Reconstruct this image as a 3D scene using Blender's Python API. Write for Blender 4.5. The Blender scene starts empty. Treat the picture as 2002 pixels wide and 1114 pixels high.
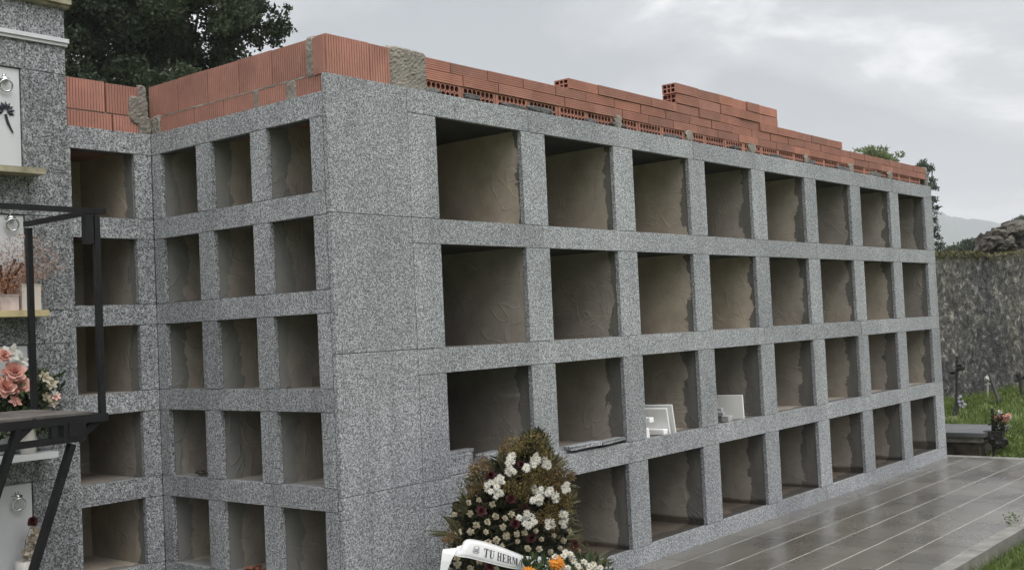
import bpy, math, random
import numpy as np
from mathutils import Vector, Matrix, noise as mn
random.seed(7); rng = np.random.default_rng(11)
R = math.radians
sc = bpy.context.scene
COL = sc.collection

# ------------------------------------------------------------------ camera
F = 2194.3323
CAM = Vector((-3.68333, -4.18103, 1.61390))
YAW, PITCH, ROLL = 0.8799722, 0.0371777, -0.0467137
fw = Vector((math.sin(YAW)*math.cos(PITCH), math.cos(YAW)*math.cos(PITCH), math.sin(PITCH)))
r0 = Vector((math.cos(YAW), -math.sin(YAW), 0)); u0 = r0.cross(fw)
rt = math.cos(ROLL)*r0 + math.sin(ROLL)*u0
up = -math.sin(ROLL)*r0 + math.cos(ROLL)*u0
cam_d = bpy.data.cameras.new('camera'); cam = bpy.data.objects.new('camera', cam_d); COL.objects.link(cam)
cam_d.lens = 36*F/2002; cam_d.sensor_width = 36; cam_d.clip_start = 0.1; cam_d.clip_end = 20000
m = Matrix((rt, up, -fw)).transposed().to_4x4(); m.translation = CAM
cam.matrix_world = m
sc.camera = cam
def ray(px, py): return fw*F + rt*(px-1001) - up*(py-557)
def atX(px, py, c): v = ray(px, py); return CAM + v*((c-CAM.x)/v.x)
def atY(px, py, c): v = ray(px, py); return CAM + v*((c-CAM.y)/v.y)
def atZ(px, py, c): v = ray(px, py); return CAM + v*((c-CAM.z)/v.z)
def atD(px, py, t): return CAM + ray(px, py)*(t/F)

# ------------------------------------------------------------------ mesh helpers
class MB:
    def __init__(s): s.v = []; s.f = []; s.m = []; s.t = []
    def add(s, vs, fs, m=0, t=0.5):
        o = len(s.v); s.v += [tuple(p) for p in vs]
        for f in fs: s.f.append(tuple(i+o for i in f)); s.m.append(m); s.t.append(t)
    def quad(s, a, b, c, d, m=0, t=0.5): s.add([a, b, c, d], [(0, 1, 2, 3)], m, t)
    def box(s, x0, x1, y0, y1, z0, z1, m=0, t=0.5, M=None):
        vs = [(x, y, z) for z in (z0, z1) for y in (y0, y1) for x in (x0, x1)]
        if M is not None: vs = [tuple(M @ Vector(p)) for p in vs]
        s.add(vs, [(0, 2, 3, 1), (4, 5, 7, 6), (0, 1, 5, 4), (2, 6, 7, 3), (0, 4, 6, 2), (1, 3, 7, 5)], m, t)
    def tube(s, pts, rad, n=8, m=0, t=0.5, cap=True, square=False):
        pts = [Vector(p) for p in pts]; k = len(pts)
        if not hasattr(rad, '__len__'): rad = [rad]*k
        rings = []
        for i, p in enumerate(pts):
            d = (pts[min(i+1, k-1)] - pts[max(i-1, 0)]).normalized()
            a = d.cross(Vector((0, 0, 1)) if abs(d.z) < .95 else Vector((1, 0, 0))).normalized(); b = d.cross(a)
            nn = 4 if square else n
            rings.append([p + (a*math.cos(q)+b*math.sin(q))*rad[i]*(1.414 if square else 1) for q in [2*math.pi*(j+(.5 if square else 0))/nn for j in range(nn)]])
        n = len(rings[0]); vs = [q for r in rings for q in r]; fs = []
        for i in range(k-1):
            for j in range(n):
                fs.append((i*n+j, i*n+(j+1) % n, (i+1)*n+(j+1) % n, (i+1)*n+j))
        if cap: fs.append(tuple(range(n))[::-1]); fs.append(tuple((k-1)*n+j for j in range(n)))
        s.add(vs, fs, m, t)
    def lathe(s, c, prof, n=14, m=0, t=0.5):
        c = Vector(c); vs = []; fs = []
        for (r, z) in prof:
            for j in range(n):
                a = 2*math.pi*j/n; vs.append(c+Vector((r*math.cos(a), r*math.sin(a), z)))
        for i in range(len(prof)-1):
            for j in range(n): fs.append((i*n+j, i*n+(j+1) % n, (i+1)*n+(j+1) % n, (i+1)*n+j))
        s.add(vs, fs, m, t)
    def torus(s, c, ax, R_, r, n=20, k=8, m=0):
        ax = Vector(ax).normalized(); a = ax.orthogonal().normalized(); b = ax.cross(a); c = Vector(c)
        vs = []; fs = []
        for i in range(n):
            q = 2*math.pi*i/n; d = a*math.cos(q)+b*math.sin(q)
            for j in range(k):
                w = 2*math.pi*j/k; vs.append(c+d*(R_+r*math.cos(w))+ax*r*math.sin(w))
        for i in range(n):
            for j in range(k): fs.append((i*k+j, ((i+1) % n)*k+j, ((i+1) % n)*k+(j+1) % k, i*k+(j+1) % k))
        s.add(vs, fs, m)
    def lump(s, c, r, seed=0, m=0, t=0.5, n=10, amp=.35, freq=3.0):
        rs = random.Random(seed); ph = [(rs.uniform(-1, 1), rs.uniform(-1, 1), rs.uniform(-1, 1), rs.uniform(0, 6.28)) for _ in range(10)]
        vs = []; fs = []
        for i in range(n+1):
            th = math.pi*i/n
            for j in range(2*n):
                q = math.pi*j/n; d = Vector((math.sin(th)*math.cos(q), math.sin(th)*math.sin(q), math.cos(th)))
                w = 1+amp*sum(math.sin(freq*(1+k*.35)*(a*d.x*2+b*d.y*2+c_*d.z*2)+p)/(1+k*.5) for k, (a, b, c_, p) in enumerate(ph))/3
                vs.append((c[0]+d.x*r[0]*w, c[1]+d.y*r[1]*w, c[2]+d.z*r[2]*w))
        for i in range(n):
            for j in range(2*n): fs.append((i*2*n+j, (i+1)*2*n+j, (i+1)*2*n+(j+1) % (2*n), i*2*n+(j+1) % (2*n)))
        s.add(vs, fs, m, t)
    def mesh(s, name, mats, smooth=False):
        me = bpy.data.meshes.new(name); me.from_pydata(s.v, [], s.f)
        for q in (mats if isinstance(mats, (list, tuple)) else [mats]): me.materials.append(q)
        me.polygons.foreach_set('material_index', s.m)
        at = me.attributes.new('tone', 'FLOAT', 'FACE'); at.data.foreach_set('value', s.t)
        if smooth: me.polygons.foreach_set('use_smooth', [True]*len(s.f))
        me.update(); return me
    def patch(s, c, U, V, w, h, nrm, th, seed=0, m=0, t=0.5, rag=.35, n=14, fr=1.0, sq=4):
        '''trowelled heap: height field over the U,V plane whose ragged rim dips behind the surface'''
        from mathutils import noise as mn
        U, V, nrm, c = Vector(U), Vector(V), Vector(nrm), Vector(c); nu = max(5, int(n*max(1, w/h))); nv = max(5, int(n*max(1, h/w))); nu = min(nu, 40); nv = min(nv, 40)
        vs = []; o = Vector((seed*3.7, seed*1.3, 0))
        for i in range(nu+1):
            for j in range(nv+1):
                a, b = 2*i/nu-1, 2*j/nv-1; p = Vector((a*w, b*h, 0))*(30*fr)
                e = 1-(abs(a)**sq+abs(b)**sq)-rag*(mn.noise(p*.6+o)+.6*mn.noise(p*1.7+o))
                z = th*(min(1, max(-1.2, e*3))+.45*mn.noise(p*1.1+o)+.35*mn.noise(p*2.9+o))
                vs.append(c+U*a*w/2*1.15+V*b*h/2*1.15+nrm*z)
        s.add(vs, [(i*(nv+1)+j, (i+1)*(nv+1)+j, (i+1)*(nv+1)+j+1, i*(nv+1)+j+1) for i in range(nu) for j in range(nv)], m, t)
    def build(s, name, mats, parent=None, smooth=False, loc=None):
        return link(name, s.mesh(name, mats, smooth), parent, loc)
def link(name, me, parent=None, loc=None):
    o = bpy.data.objects.new(name, me); COL.objects.link(o)
    if parent is not None: o.parent = parent
    if loc is not None: o.location = loc
    return o
def quads_mesh(name, V, T, mats, mi=None):
    """V (n,4,3) array of quads, T per-quad tone"""
    n = len(V); me = bpy.data.meshes.new(name)
    me.vertices.add(4*n); me.vertices.foreach_set('co', np.asarray(V, np.float32).ravel())
    me.loops.add(4*n); me.loops.foreach_set('vertex_index', np.arange(4*n, dtype=np.int32))
    me.polygons.add(n); me.polygons.foreach_set('loop_start', np.arange(0, 4*n, 4, dtype=np.int32))
    me.update(calc_edges=True)
    for q in (mats if isinstance(mats, (list, tuple)) else [mats]): me.materials.append(q)
    if mi is not None: me.polygons.foreach_set('material_index', np.asarray(mi, np.int32))
    at = me.attributes.new('tone', 'FLOAT', 'FACE'); at.data.foreach_set('value', np.asarray(T, np.float32))
    me.validate(); return me
def leaf_quads(P, L, W, up_bias=0.0, dirs=None, spread=1.0):
    """leaf shaped (kite) quads at points P"""
    n = len(P); d = rng.normal(size=(n, 3))*spread
    if dirs is not None: d = d+dirs
    d[:, 2] += up_bias; d /= np.linalg.norm(d, axis=1)[:, None]+1e-9
    q = rng.normal(size=(n, 3)); s = np.cross(d, q); s /= np.linalg.norm(s, axis=1)[:, None]+1e-9
    L = np.broadcast_to(L, n)[:, None]; W = np.broadcast_to(W, n)[:, None]
    nrm = np.cross(d, s)
    return np.stack([P, P+d*L*.45+s*W*.5+nrm*L*.06, P+d*L, P+d*L*.45-s*W*.5+nrm*L*.06], 1)
def empty(name, loc, label=None, cat=None, group=None, kind=None, rz=0):
    o = bpy.data.objects.new(name, None); COL.objects.link(o); o.location = loc; o.rotation_euler = (0, 0, rz); o.empty_display_size = .1
    return tag(o, label, cat, group, kind)
def tag(o, label=None, cat=None, group=None, kind=None):
    if label: o['label'] = label
    if cat: o['category'] = cat
    if group: o['group'] = group
    if kind: o['kind'] = kind
    return o

# ------------------------------------------------------------------ materials
def new_mat(name):
    mt = bpy.data.materials.new(name); mt.use_nodes = True; nt = mt.node_tree
    b = nt.nodes['Principled BSDF']; return mt, nt, b
def N(nt, typ, **kw):
    n = nt.nodes.new(typ)
    for k, v in kw.items():
        if hasattr(n, k) and k not in ('Scale',): setattr(n, k, v)
    return n
def noise(nt, vec, scale, detail=3, rough=.55, dist=0):
    n = nt.nodes.new('ShaderNodeTexNoise'); n.inputs['Scale'].default_value = scale; n.inputs['Detail'].default_value = detail
    n.inputs['Roughness'].default_value = rough; n.inputs['Distortion'].default_value = dist
    if vec is not None: nt.links.new(vec, n.inputs['Vector'])
    return n.outputs['Fac']
def ramp(nt, fac, stops, interp='LINEAR'):
    r = nt.nodes.new('ShaderNodeValToRGB'); r.color_ramp.interpolation = interp; e = r.color_ramp.elements
    while len(e) < len(stops): e.new(.5)
    for i, (p, c) in enumerate(stops):
        e[i].position = p; e[i].color = (c, c, c, 1) if not hasattr(c, '__len__') else (*c, 1)
    nt.links.new(fac, r.inputs['Fac']); return r.outputs['Color']
def mix(nt, a, b, fac, mode='MIX'):
    n = nt.nodes.new('ShaderNodeMix'); n.data_type = 'RGBA'; n.blend_type = mode
    for kk, v in ((6, a), (7, b), (0, fac)):
        sock = n.inputs[kk]
        if hasattr(v, 'is_output'): nt.links.new(v, sock)
        elif hasattr(v, '__len__'): sock.default_value = (*v, 1)
        else: sock.default_value = v if kk == 0 else (v, v, v, 1)
    return n.outputs[2]
def mth(nt, op, a, b=None, c=None, clamp=False):
    n = nt.nodes.new('ShaderNodeMath'); n.operation = op; n.use_clamp = clamp
    for i, v in enumerate((a, b, c)):
        if v is None: continue
        if hasattr(v, 'is_output'): nt.links.new(v, n.inputs[i])
        else: n.inputs[i].default_value = v
    return n.outputs[0]
def coord(nt, which='Object'): return nt.nodes.new('ShaderNodeTexCoord').outputs[which]
def worldpos(nt): return nt.nodes.new('ShaderNodeNewGeometry').outputs['Position']
def mapping(nt, vec, scale=(1, 1, 1), loc=(0, 0, 0)):
    n = nt.nodes.new('ShaderNodeMapping'); n.inputs['Scale'].default_value = scale; n.inputs['Location'].default_value = loc
    nt.links.new(vec, n.inputs['Vector']); return n.outputs[0]
def attr(nt, name, typ='GEOMETRY'):
    n = nt.nodes.new('ShaderNodeAttribute'); n.attribute_name = name; n.attribute_type = typ; return n.outputs['Fac']
def bump(nt, b, h, strength=.3, dist=.01):
    n = nt.nodes.new('ShaderNodeBump'); n.inputs['Strength'].default_value = strength; n.inputs['Distance'].default_value = dist
    nt.links.new(h, n.inputs['Height']); nt.links.new(n.outputs[0], b.inputs['Normal'])
def setc(nt, b, c):
    if hasattr(c, 'is_output'): nt.links.new(c, b.inputs['Base Color'])
    else: b.inputs['Base Color'].default_value = (*c, 1)

def granite(name, sc_, dark, mid, light, rough=.5, warm=(1, 1, 1), g2=.30):
    mt, nt, b = new_mat(name); p = worldpos(nt)
    a = noise(nt, p, sc_, 3, .62); c = ramp(nt, a, [(.39, dark), (.48, mid), (.56, mid*1.45), (.68, light)])
    a2 = noise(nt, mapping(nt, p, loc=(7, 3, 1)), sc_*1.9, 2, .6); c2 = ramp(nt, a2, [(.36, .25), (.44, 1.0), (.60, 1.05), (.68, 1.35)])
    c = mix(nt, c, c2, 1.0, 'MULTIPLY')
    c = mix(nt, c, ramp(nt, noise(nt, mapping(nt, p, loc=(2, 9, 4)), sc_*.48, 2, .5), [(.36, .68), (.50, 1.0), (.66, 1.30)]), 1.0, 'MULTIPLY')
    big = ramp(nt, noise(nt, p, 2.2, 4, .6), [(.3, (.82*warm[0], .83*warm[1], .84*warm[2])), (.7, (1.10*warm[0], 1.10*warm[1], 1.10*warm[2]))])
    c = mix(nt, c, big, 1.0, 'MULTIPLY')
    tn = ramp(nt, attr(nt, 'tone'), [(0, .86), (1, 1.12)]); c = mix(nt, c, tn, 1.0, 'MULTIPLY')
    # faint run-off streaks
    st = ramp(nt, noise(nt, mapping(nt, p, (9, 9, .5)), 1.0, 4, .65), [(.52, 1.0), (.74, .70)])
    c = mix(nt, c, st, .7, 'MULTIPLY')
    setc(nt, b, c); b.inputs['Roughness'].default_value = rough
    bump(nt, b, a, .12, .002); return mt
G_NEW = granite('granite_new', 132, .055, .295, .52, .55, (.965, 1.0, 1.045))
G_OLD = granite('granite_old', 96, .045, .22, .44, .45, (.97, 1.0, 1.04))

def simple(name, col, rough=.7, var=.15, scale=8, bumps=0, bscale=60, metal=0, detail=4, spec=None, tone=0):
    mt, nt, b = new_mat(name); p = coord(nt)
    c = mix(nt, tuple(x*(1-var) for x in col), tuple(min(1, x*(1+var)) for x in col), ramp(nt, noise(nt, p, scale, detail), [(.3, 0.0), (.7, 1.0)]))
    if tone: c = mix(nt, c, ramp(nt, attr(nt, 'tone'), [(0, 1-tone), (1, 1+tone)]), 1.0, 'MULTIPLY')
    setc(nt, b, c); b.inputs['Roughness'].default_value = rough; b.inputs['Metallic'].default_value = metal
    if bumps: bump(nt, b, noise(nt, p, bscale, 4), bumps, .01)
    if spec is not None: b.inputs['Specular IOR Level'].default_value = spec
    return mt

MORTAR = simple('mortar', (.22, .20, .175), .95, .3, 9, .9, 45, tone=.2)
MORTAR_WET = simple('mortar_wet', (.10, .10, .10), .8, .3, 20, .9, 60, tone=.3)
JOINT = simple('joint', (.05, .05, .05), .95, .1, 9)
CONCRETE = simple('concrete', (.20, .195, .185), .9, .25, 6, .5, 50)
NICHESHADE = simple('niche_shade', (.022, .022, .024), .95, .3, 6)  # shade put into the colour of the big niches' ceilings and back walls
LINTEL = simple('lintel', (.085, .083, .082), .9, .25, 12, .4, 60)
CERAMIC = simple('ceramic_ceiling', (.22, .10, .07), .9, .3, 6, .3, 50)
MARBLE_NEW = simple('marble_new', (.80, .80, .80), .4, .06, 3.0, detail=8)
MARBLE = simple('marble', (.54, .55, .57), .35, .07, 3.0, 0, 60, detail=8)
MOSSY = simple('mossy_stone', (.25, .23, .16), .9, .4, 14, .6, 40)
SILLWOOD = simple('yellow_stone', (.50, .41, .22), .75, .2, 14, .3, 40)
STEEL = simple('black_steel', (.006, .006, .007), .55, .5, 14, .12, 120, spec=.3)
WOOD = simple('dark_wood', (.085, .075, .068), .8, .5, 11, .3, 40)
CHROME = simple('chrome', (.60, .60, .60), .18, .05, 8, metal=1.0)
INKY = simple('dark_emblem', (.02, .022, .035), .5, .1, 8)
SLATE = simple('slate', (.085, .088, .092), .42, .35, 5, .25, 50)
IRON = simple('rusty_iron', (.020, .018, .017), .7, .4, 20, .3, 60)
WHITEP = simple('white_ceramic', (.62, .60, .56), .4, .05, 9)
RIBBON = simple('satin_ribbon', (.76, .76, .77), .38, .03, 9)
INK = simple('ribbon_ink', (.012, .012, .018), .6, .1, 9)
INKGREY = simple('ribbon_grey_ink', (.22, .23, .27), .6, .1, 9)

def terracotta(name, col, ao=.0):
    mt, nt, b = new_mat(name); p = worldpos(nt)
    oi = nt.nodes.new('ShaderNodeObjectInfo').outputs['Random']
    c = mix(nt, tuple(x*.78 for x in col), tuple(x*1.15 for x in col), ramp(nt, noise(nt, p, 5, 5, .65), [(.3, 0.0), (.7, 1.0)]))
    c = mix(nt, c, ramp(nt, attr(nt, 'tone'), [(0, .82), (1, 1.18)]), 1.0, 'MULTIPLY')
    c = mix(nt, c, ramp(nt, oi, [(0, (.86, .90, .92)), (1, (1.12, 1.06, 1.0))]), 1.0, 'MULTIPLY')
    dust = ramp(nt, noise(nt, p, 16, 5, .7), [(.58, 0.0), (.75, .5)]); c = mix(nt, c, (.48, .30, .22), dust)
    setc(nt, b, c); b.inputs['Roughness'].default_value = .85
    bump(nt, b, noise(nt, p, 120, 3), .2, .004); return mt
TERRA = terracotta('terracotta', (.355, .165, .125))
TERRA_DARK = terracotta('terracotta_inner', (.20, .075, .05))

def plaster():
    mt, nt, b = new_mat('cement_render'); p = coord(nt); w = worldpos(nt)
    sep = nt.nodes.new('ShaderNodeSeparateXYZ'); nt.links.new(p, sep.inputs[0]); dy = sep.outputs[1]; dz = sep.outputs[2]
    base = mix(nt, (.285, .258, .224), (.43, .393, .342), ramp(nt, noise(nt, w, 4.5, 5, .6), [(.3, 0.0), (.72, 1.0)]))
    oir = nt.nodes.new('ShaderNodeObjectInfo').outputs['Random']; base = mix(nt, base, ramp(nt, oir, [(0, (.78, .78, .80)), (1, (1.12, 1.08, 1.02))]), 1.0, 'MULTIPLY')
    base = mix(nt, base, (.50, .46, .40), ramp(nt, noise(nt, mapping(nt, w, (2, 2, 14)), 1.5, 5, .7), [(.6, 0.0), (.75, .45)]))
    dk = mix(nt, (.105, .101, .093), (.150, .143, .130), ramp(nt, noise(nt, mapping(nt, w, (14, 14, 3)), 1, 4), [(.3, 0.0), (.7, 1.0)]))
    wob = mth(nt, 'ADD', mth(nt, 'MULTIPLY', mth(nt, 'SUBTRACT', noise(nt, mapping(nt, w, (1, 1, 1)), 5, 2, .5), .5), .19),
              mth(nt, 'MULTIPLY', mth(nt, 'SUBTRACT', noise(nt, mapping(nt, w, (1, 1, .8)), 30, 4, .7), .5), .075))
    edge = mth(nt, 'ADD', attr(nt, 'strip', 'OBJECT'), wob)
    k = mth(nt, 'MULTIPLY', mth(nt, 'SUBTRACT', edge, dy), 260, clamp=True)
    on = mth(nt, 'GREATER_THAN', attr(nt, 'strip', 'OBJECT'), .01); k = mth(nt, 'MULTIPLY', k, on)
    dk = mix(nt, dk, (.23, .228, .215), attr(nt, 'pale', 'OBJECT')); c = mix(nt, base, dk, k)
    dl = mth(nt, 'ADD', attr(nt, 'damp', 'OBJECT'), mth(nt, 'MULTIPLY', mth(nt, 'SUBTRACT', noise(nt, w, 3, 4), .5), .05))
    dm = mth(nt, 'MULTIPLY', mth(nt, 'SUBTRACT', dl, dz), 45, clamp=True)
    c = mix(nt, c, (.30, .265, .23), dm, 'MULTIPLY')
    setc(nt, b, c); b.inputs['Roughness'].default_value = .85
    h = mth(nt, 'ADD', noise(nt, mapping(nt, w, (1, 1, .55)), 14, 5, .6), mth(nt, 'MULTIPLY', k, .15))
    # trowel ridges
    v = nt.nodes.new('ShaderNodeTexNoise'); v.inputs['Scale'].default_value = 3.2; v.inputs['Detail'].default_value = 2; v.inputs['Distortion'].default_value = 1.6
    nt.links.new(w, v.inputs['Vector'])
    rid = ramp(nt, v.outputs['Fac'], [(.47, 0.0), (.5, 1.0), (.515, 0.0)])
    h = mth(nt, 'ADD', h, mth(nt, 'MULTIPLY', rid, .35))
    bump(nt, b, h, .55, .012); return mt
PLASTER = plaster()

def leafmat(name, c0, c1, trans=.25, rough=.6, sat=None):
    mt, nt, b = new_mat(name)
    c = ramp(nt, attr(nt, 'tone'), [(0, c0), (1, c1)])
    setc(nt, b, c); b.inputs['Roughness'].default_value = rough; b.inputs['Specular IOR Level'].default_value = .25
    tr = nt.nodes.new('ShaderNodeBsdfTranslucent'); nt.links.new(c, tr.inputs[0])
    ms = nt.nodes.new('ShaderNodeMixShader'); ms.inputs[0].default_value = trans
    nt.links.new(b.outputs[0], ms.inputs[1]); nt.links.new(tr.outputs[0], ms.inputs[2])
    nt.links.new(ms.outputs[0], nt.nodes['Material Output'].inputs[0]); return mt
L_TREE = leafmat('tree_leaves', (.020, .034, .020), (.075, .100, .050))
L_CONIFER = leafmat('conifer_leaves', (.04, .06, .045), (.09, .12, .085))
L_BUSH = leafmat('bush_leaves', (.09, .12, .05), (.24, .28, .15), .4)
L_GRASS = leafmat('grass_blades', (.035, .055, .010), (.12, .165, .038))
L_WREATH = leafmat('wreath_leaves', (.011, .013, .007), (.062, .062, .028))
L_PALM = leafmat('palm_leaves', (.045, .048, .026), (.13, .125, .07))
L_GOLD = leafmat('golden_sprays', (.062, .050, .020), (.25, .19, .07))
L_BROWN = leafmat('brown_sprays', (.07, .045, .020), (.21, .14, .065))
P_WHITE = leafmat('white_petals', (.42, .42, .38), (.66, .65, .60), .15)
P_CREAM = leafmat('cream_petals', (.30, .26, .18), (.50, .45, .34), .15)
P_RED = leafmat('dark_red_petals', (.035, .009, .010), (.095, .024, .026), .15)
P_ORANGE = leafmat('orange_petals', (.45, .15, .012), (.62, .25, .03), .15)
P_PINK = leafmat('pink_petals', (.55, .25, .20), (.78, .48, .41), .15)
P_DRYOR = leafmat('dried_orange', (.20, .085, .045), (.50, .28, .18), .15)
P_DRYBE = leafmat('dried_beige', (.24, .14, .10), (.50, .36, .28), .15)
P_YELLOW = simple('yellow_centre', (.40, .25, .04), .8, .2, 50)
P_LILAC = leafmat('lilac_petals', (.30, .27, .45), (.62, .58, .74), .15)
L_LEAF = leafmat('bouquet_leaves', (.02, .035, .014), (.07, .10, .04))
BARK = simple('bark', (.06, .05, .04), .95, .4, 6, .8, 20)

# ------------------------------------------------------------------ sun, sky
SUN_AZ = Vector((-.30, -.95, 0)).normalized(); SUN_EL = R(58)
sdir = SUN_AZ*math.cos(SUN_EL)+Vector((0, 0, math.sin(SUN_EL)))
sun_d = bpy.data.lights.new('sun', 'SUN'); sun_d.energy = 1.3; sun_d.angle = R(40); sun_d.color = (1.0, .97, .93)
sun = bpy.data.objects.new('sun', sun_d); COL.objects.link(sun); sun.rotation_euler = sdir.to_track_quat('Z', 'Y').to_euler()
w = bpy.data.worlds.new('World'); sc.world = w; w.use_nodes = True; nt = w.node_tree
bg = nt.nodes['Background']; bg.inputs['Strength'].default_value = .15
sky = nt.nodes.new('ShaderNodeTexSky'); sky.sky_type = 'NISHITA'; sky.sun_disc = False; sky.sun_elevation = SUN_EL
sky.sun_rotation = math.atan2(SUN_AZ.x, SUN_AZ.y); sky.air_density = 1.5; sky.dust_density = 4
g = nt.nodes.new('ShaderNodeTexCoord').outputs['Generated']
sp = nt.nodes.new('ShaderNodeSeparateXYZ'); nt.links.new(g, sp.inputs[0])
zc = mth(nt, 'MAXIMUM', sp.outputs[2], 0.0)
den = mth(nt, 'ADD', zc, .16)
cx = mth(nt, 'DIVIDE', sp.outputs[0], den); cy = mth(nt, 'DIVIDE', sp.outputs[1], den)
cb = nt.nodes.new('ShaderNodeCombineXYZ'); nt.links.new(cx, cb.inputs[0]); nt.links.new(cy, cb.inputs[1])
n1 = noise(nt, mapping(nt, cb.outputs[0], (1, 1, 1), (3.1, 1.7, 0)), 1.15, 7, .55, .35)
n2 = noise(nt, mapping(nt, cb.outputs[0], (1, 1, 1), (9.3, 5.2, 2)), .45, 3, .5)
nn = mth(nt, 'ADD', mth(nt, 'MULTIPLY', n1, .65), mth(nt, 'MULTIPLY', n2, .35))
cloud = ramp(nt, nn, [(.42, (2.75, 2.85, 2.98)), (.50, (4.0, 4.06, 4.12)), (.575, (7.8, 7.7, 7.6))])
hor = ramp(nt, zc, [(0.0, 1.0), (.17, 0.0)])
cloud = mix(nt, cloud, (4.3, 4.45, 4.6), mth(nt, 'MULTIPLY', hor, .8))
# CIE overcast: brighter towards the zenith and round the veiled sun
zen = mth(nt, 'ADD', 1.0, mth(nt, 'MULTIPLY', mth(nt, 'MAXIMUM', mth(nt, 'SUBTRACT', zc, .3), 0.0), 2.0))
dt = nt.nodes.new('ShaderNodeVectorMath'); dt.operation = 'DOT_PRODUCT'; nt.links.new(g, dt.inputs[0]); dt.inputs[1].default_value = sdir
gl = mth(nt, 'POWER', mth(nt, 'MAXIMUM', dt.outputs['Value'], 0.0), 3.0)
k = mth(nt, 'ADD', zen, mth(nt, 'MULTIPLY', gl, 1.3))
sk = nt.nodes.new('ShaderNodeVectorMath'); sk.operation = 'SCALE'; nt.links.new(cloud, sk.inputs[0]); nt.links.new(k, sk.inputs['Scale'])
fin = mix(nt, sky.outputs[0], sk.outputs[0], .88)
nt.links.new(fin, bg.inputs['Color'])
sc.view_settings.view_transform = 'Standard'; sc.view_settings.look = 'None'; sc.view_settings.gamma = 1; sc.view_settings.exposure = 0.3

# ------------------------------------------------------------------ main niche block
PX, WX, X0, H = .9699, .7375, .7829, .5621
ZT = [2.7819-.7*i for i in range(4)]                      # tops of the big openings
PS, WS, YA, QS, HS = .4837, .3456, 1.4429, .4893, .372
ZS = [2.7022-QS*i for i in range(5)]
XE, ZTOP, YR, XL, XR_, ZTS = 8.5492, 2.9152, 1.533, -.4985, -.1128, 2.826
GAP = .0017
block = empty('niche_block', (4, .8, 0), 'new grey granite burial niche block with empty square openings and bare brick parapet', 'niche block')
BI = block.location.copy()
def part(mb, name, mats, parent=block, smooth=False):
    o = mb.build(name, mats, parent, smooth); o.location = -Vector(parent.location) if parent.parent is None else (0, 0, 0); return o
tn = lambda: random.random()
def slab_f(mb, x0, x1, z0, z1): mb.box(x0+GAP, x1-GAP, random.uniform(-.0009, .0009), .0284, z0+GAP, z1-GAP, 0, tn())
mb = MB(); bk = MB()
xj = .566
cols = [(X0+i*PX, X0+i*PX+WX) for i in range(8)]
# pilaster: plain slabs, joints at the foot of each row
zc_ = [ZTOP]+[z-H for z in ZT[:3]]+[0-.04]
for i in range(4): slab_f(mb, 0, xj, zc_[i+1], zc_[i])
mids = [(cols[i][1]+cols[i+1][0])/2 for i in range(7)]
bands = [(ZTOP, ZT[0])]+[(ZT[i]-H, ZT[i+1]) for i in range(3)]+[(ZT[3]-H, -.04)]
for bi, (zt, zb) in enumerate(bands):
    br = [xj]+[mids[i]+(.06 if bi % 2 else -.04) for i in (range(0, 7))]+[XE]
    if bi == 4: br = [xj]+mids[0::1]+[XE]
    for a, b_ in zip(br[:-1], br[1:]): slab_f(mb, a, b_, zb, zt)
for i in range(4):
    zt, zb = ZT[i], ZT[i]-H
    slab_f(mb, xj, cols[0][0], zb, zt)
    for j in range(7): slab_f(mb, cols[j][1], cols[j+1][0], zb, zt)
    slab_f(mb, cols[7][1], XE, zb, zt)
part(mb, 'front_cladding', G_NEW)
# mortar bed behind the front slabs (frame of strips, no overlap)
def bed(mb, rects, fn):
    for a, b_, c, d in rects: mb.quad(*[fn(u, v) for u, v in ((a, c), (b_, c), (b_, d), (a, d))])
rects = []
for (zt, zb) in bands: rects.append((.002, XE-.002, zb+.0, zt-.002))
for i in range(4):
    xs = [.002]+[q for c in cols for q in c]+[XE-.002]
    for j in range(0, len(xs), 2): rects.append((xs[j], xs[j+1], ZT[i]-H, ZT[i]))
bed(bk, rects, lambda u, v: (u, .0285, v))
# side (faces -x)
sd = MB()
ycol = [(YA-k*PS-WS, YA-k*PS) for k in (2, 1, 0)]
def slab_s(y0, y1, z0, z1): sd.box(random.uniform(-.0009, .0009), .0284, y0+GAP, y1-GAP, z0+GAP, z1-GAP, 0, tn()*.8)
sb = [(ZTS, ZS[0])]+[(ZS[i]-HS, ZS[i+1]) for i in range(4)]+[(ZS[4]-HS, -.04)]
for bi, (zt, zb) in enumerate(sb):
    br = [.031, ycol[0][1]+.07, ycol[1][1]+(.07 if bi % 2 else .02), YR-.001]
    for a, b_ in zip(br[:-1], br[1:]): slab_s(a, b_, zb, zt)
for i in range(5):
    ys = [.031]+[q for c in ycol for q in c]+[YR-.001]
    for j in range(0, len(ys), 2): slab_s(ys[j], ys[j+1], ZS[i]-HS, ZS[i])
part(sd, 'side_cladding', G_NEW)
rects = [(.032, YR-.002, zb, zt-.002) for zt, zb in sb]
for i in range(5):
    ys = [.032]+[q for c in ycol for q in c]+[YR-.002]
    for j in range(0, len(ys), 2): rects.append((ys[j], ys[j+1], ZS[i]-HS, ZS[i]))
bed(bk, rects, lambda u, v: (.0285, u, v))
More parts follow.
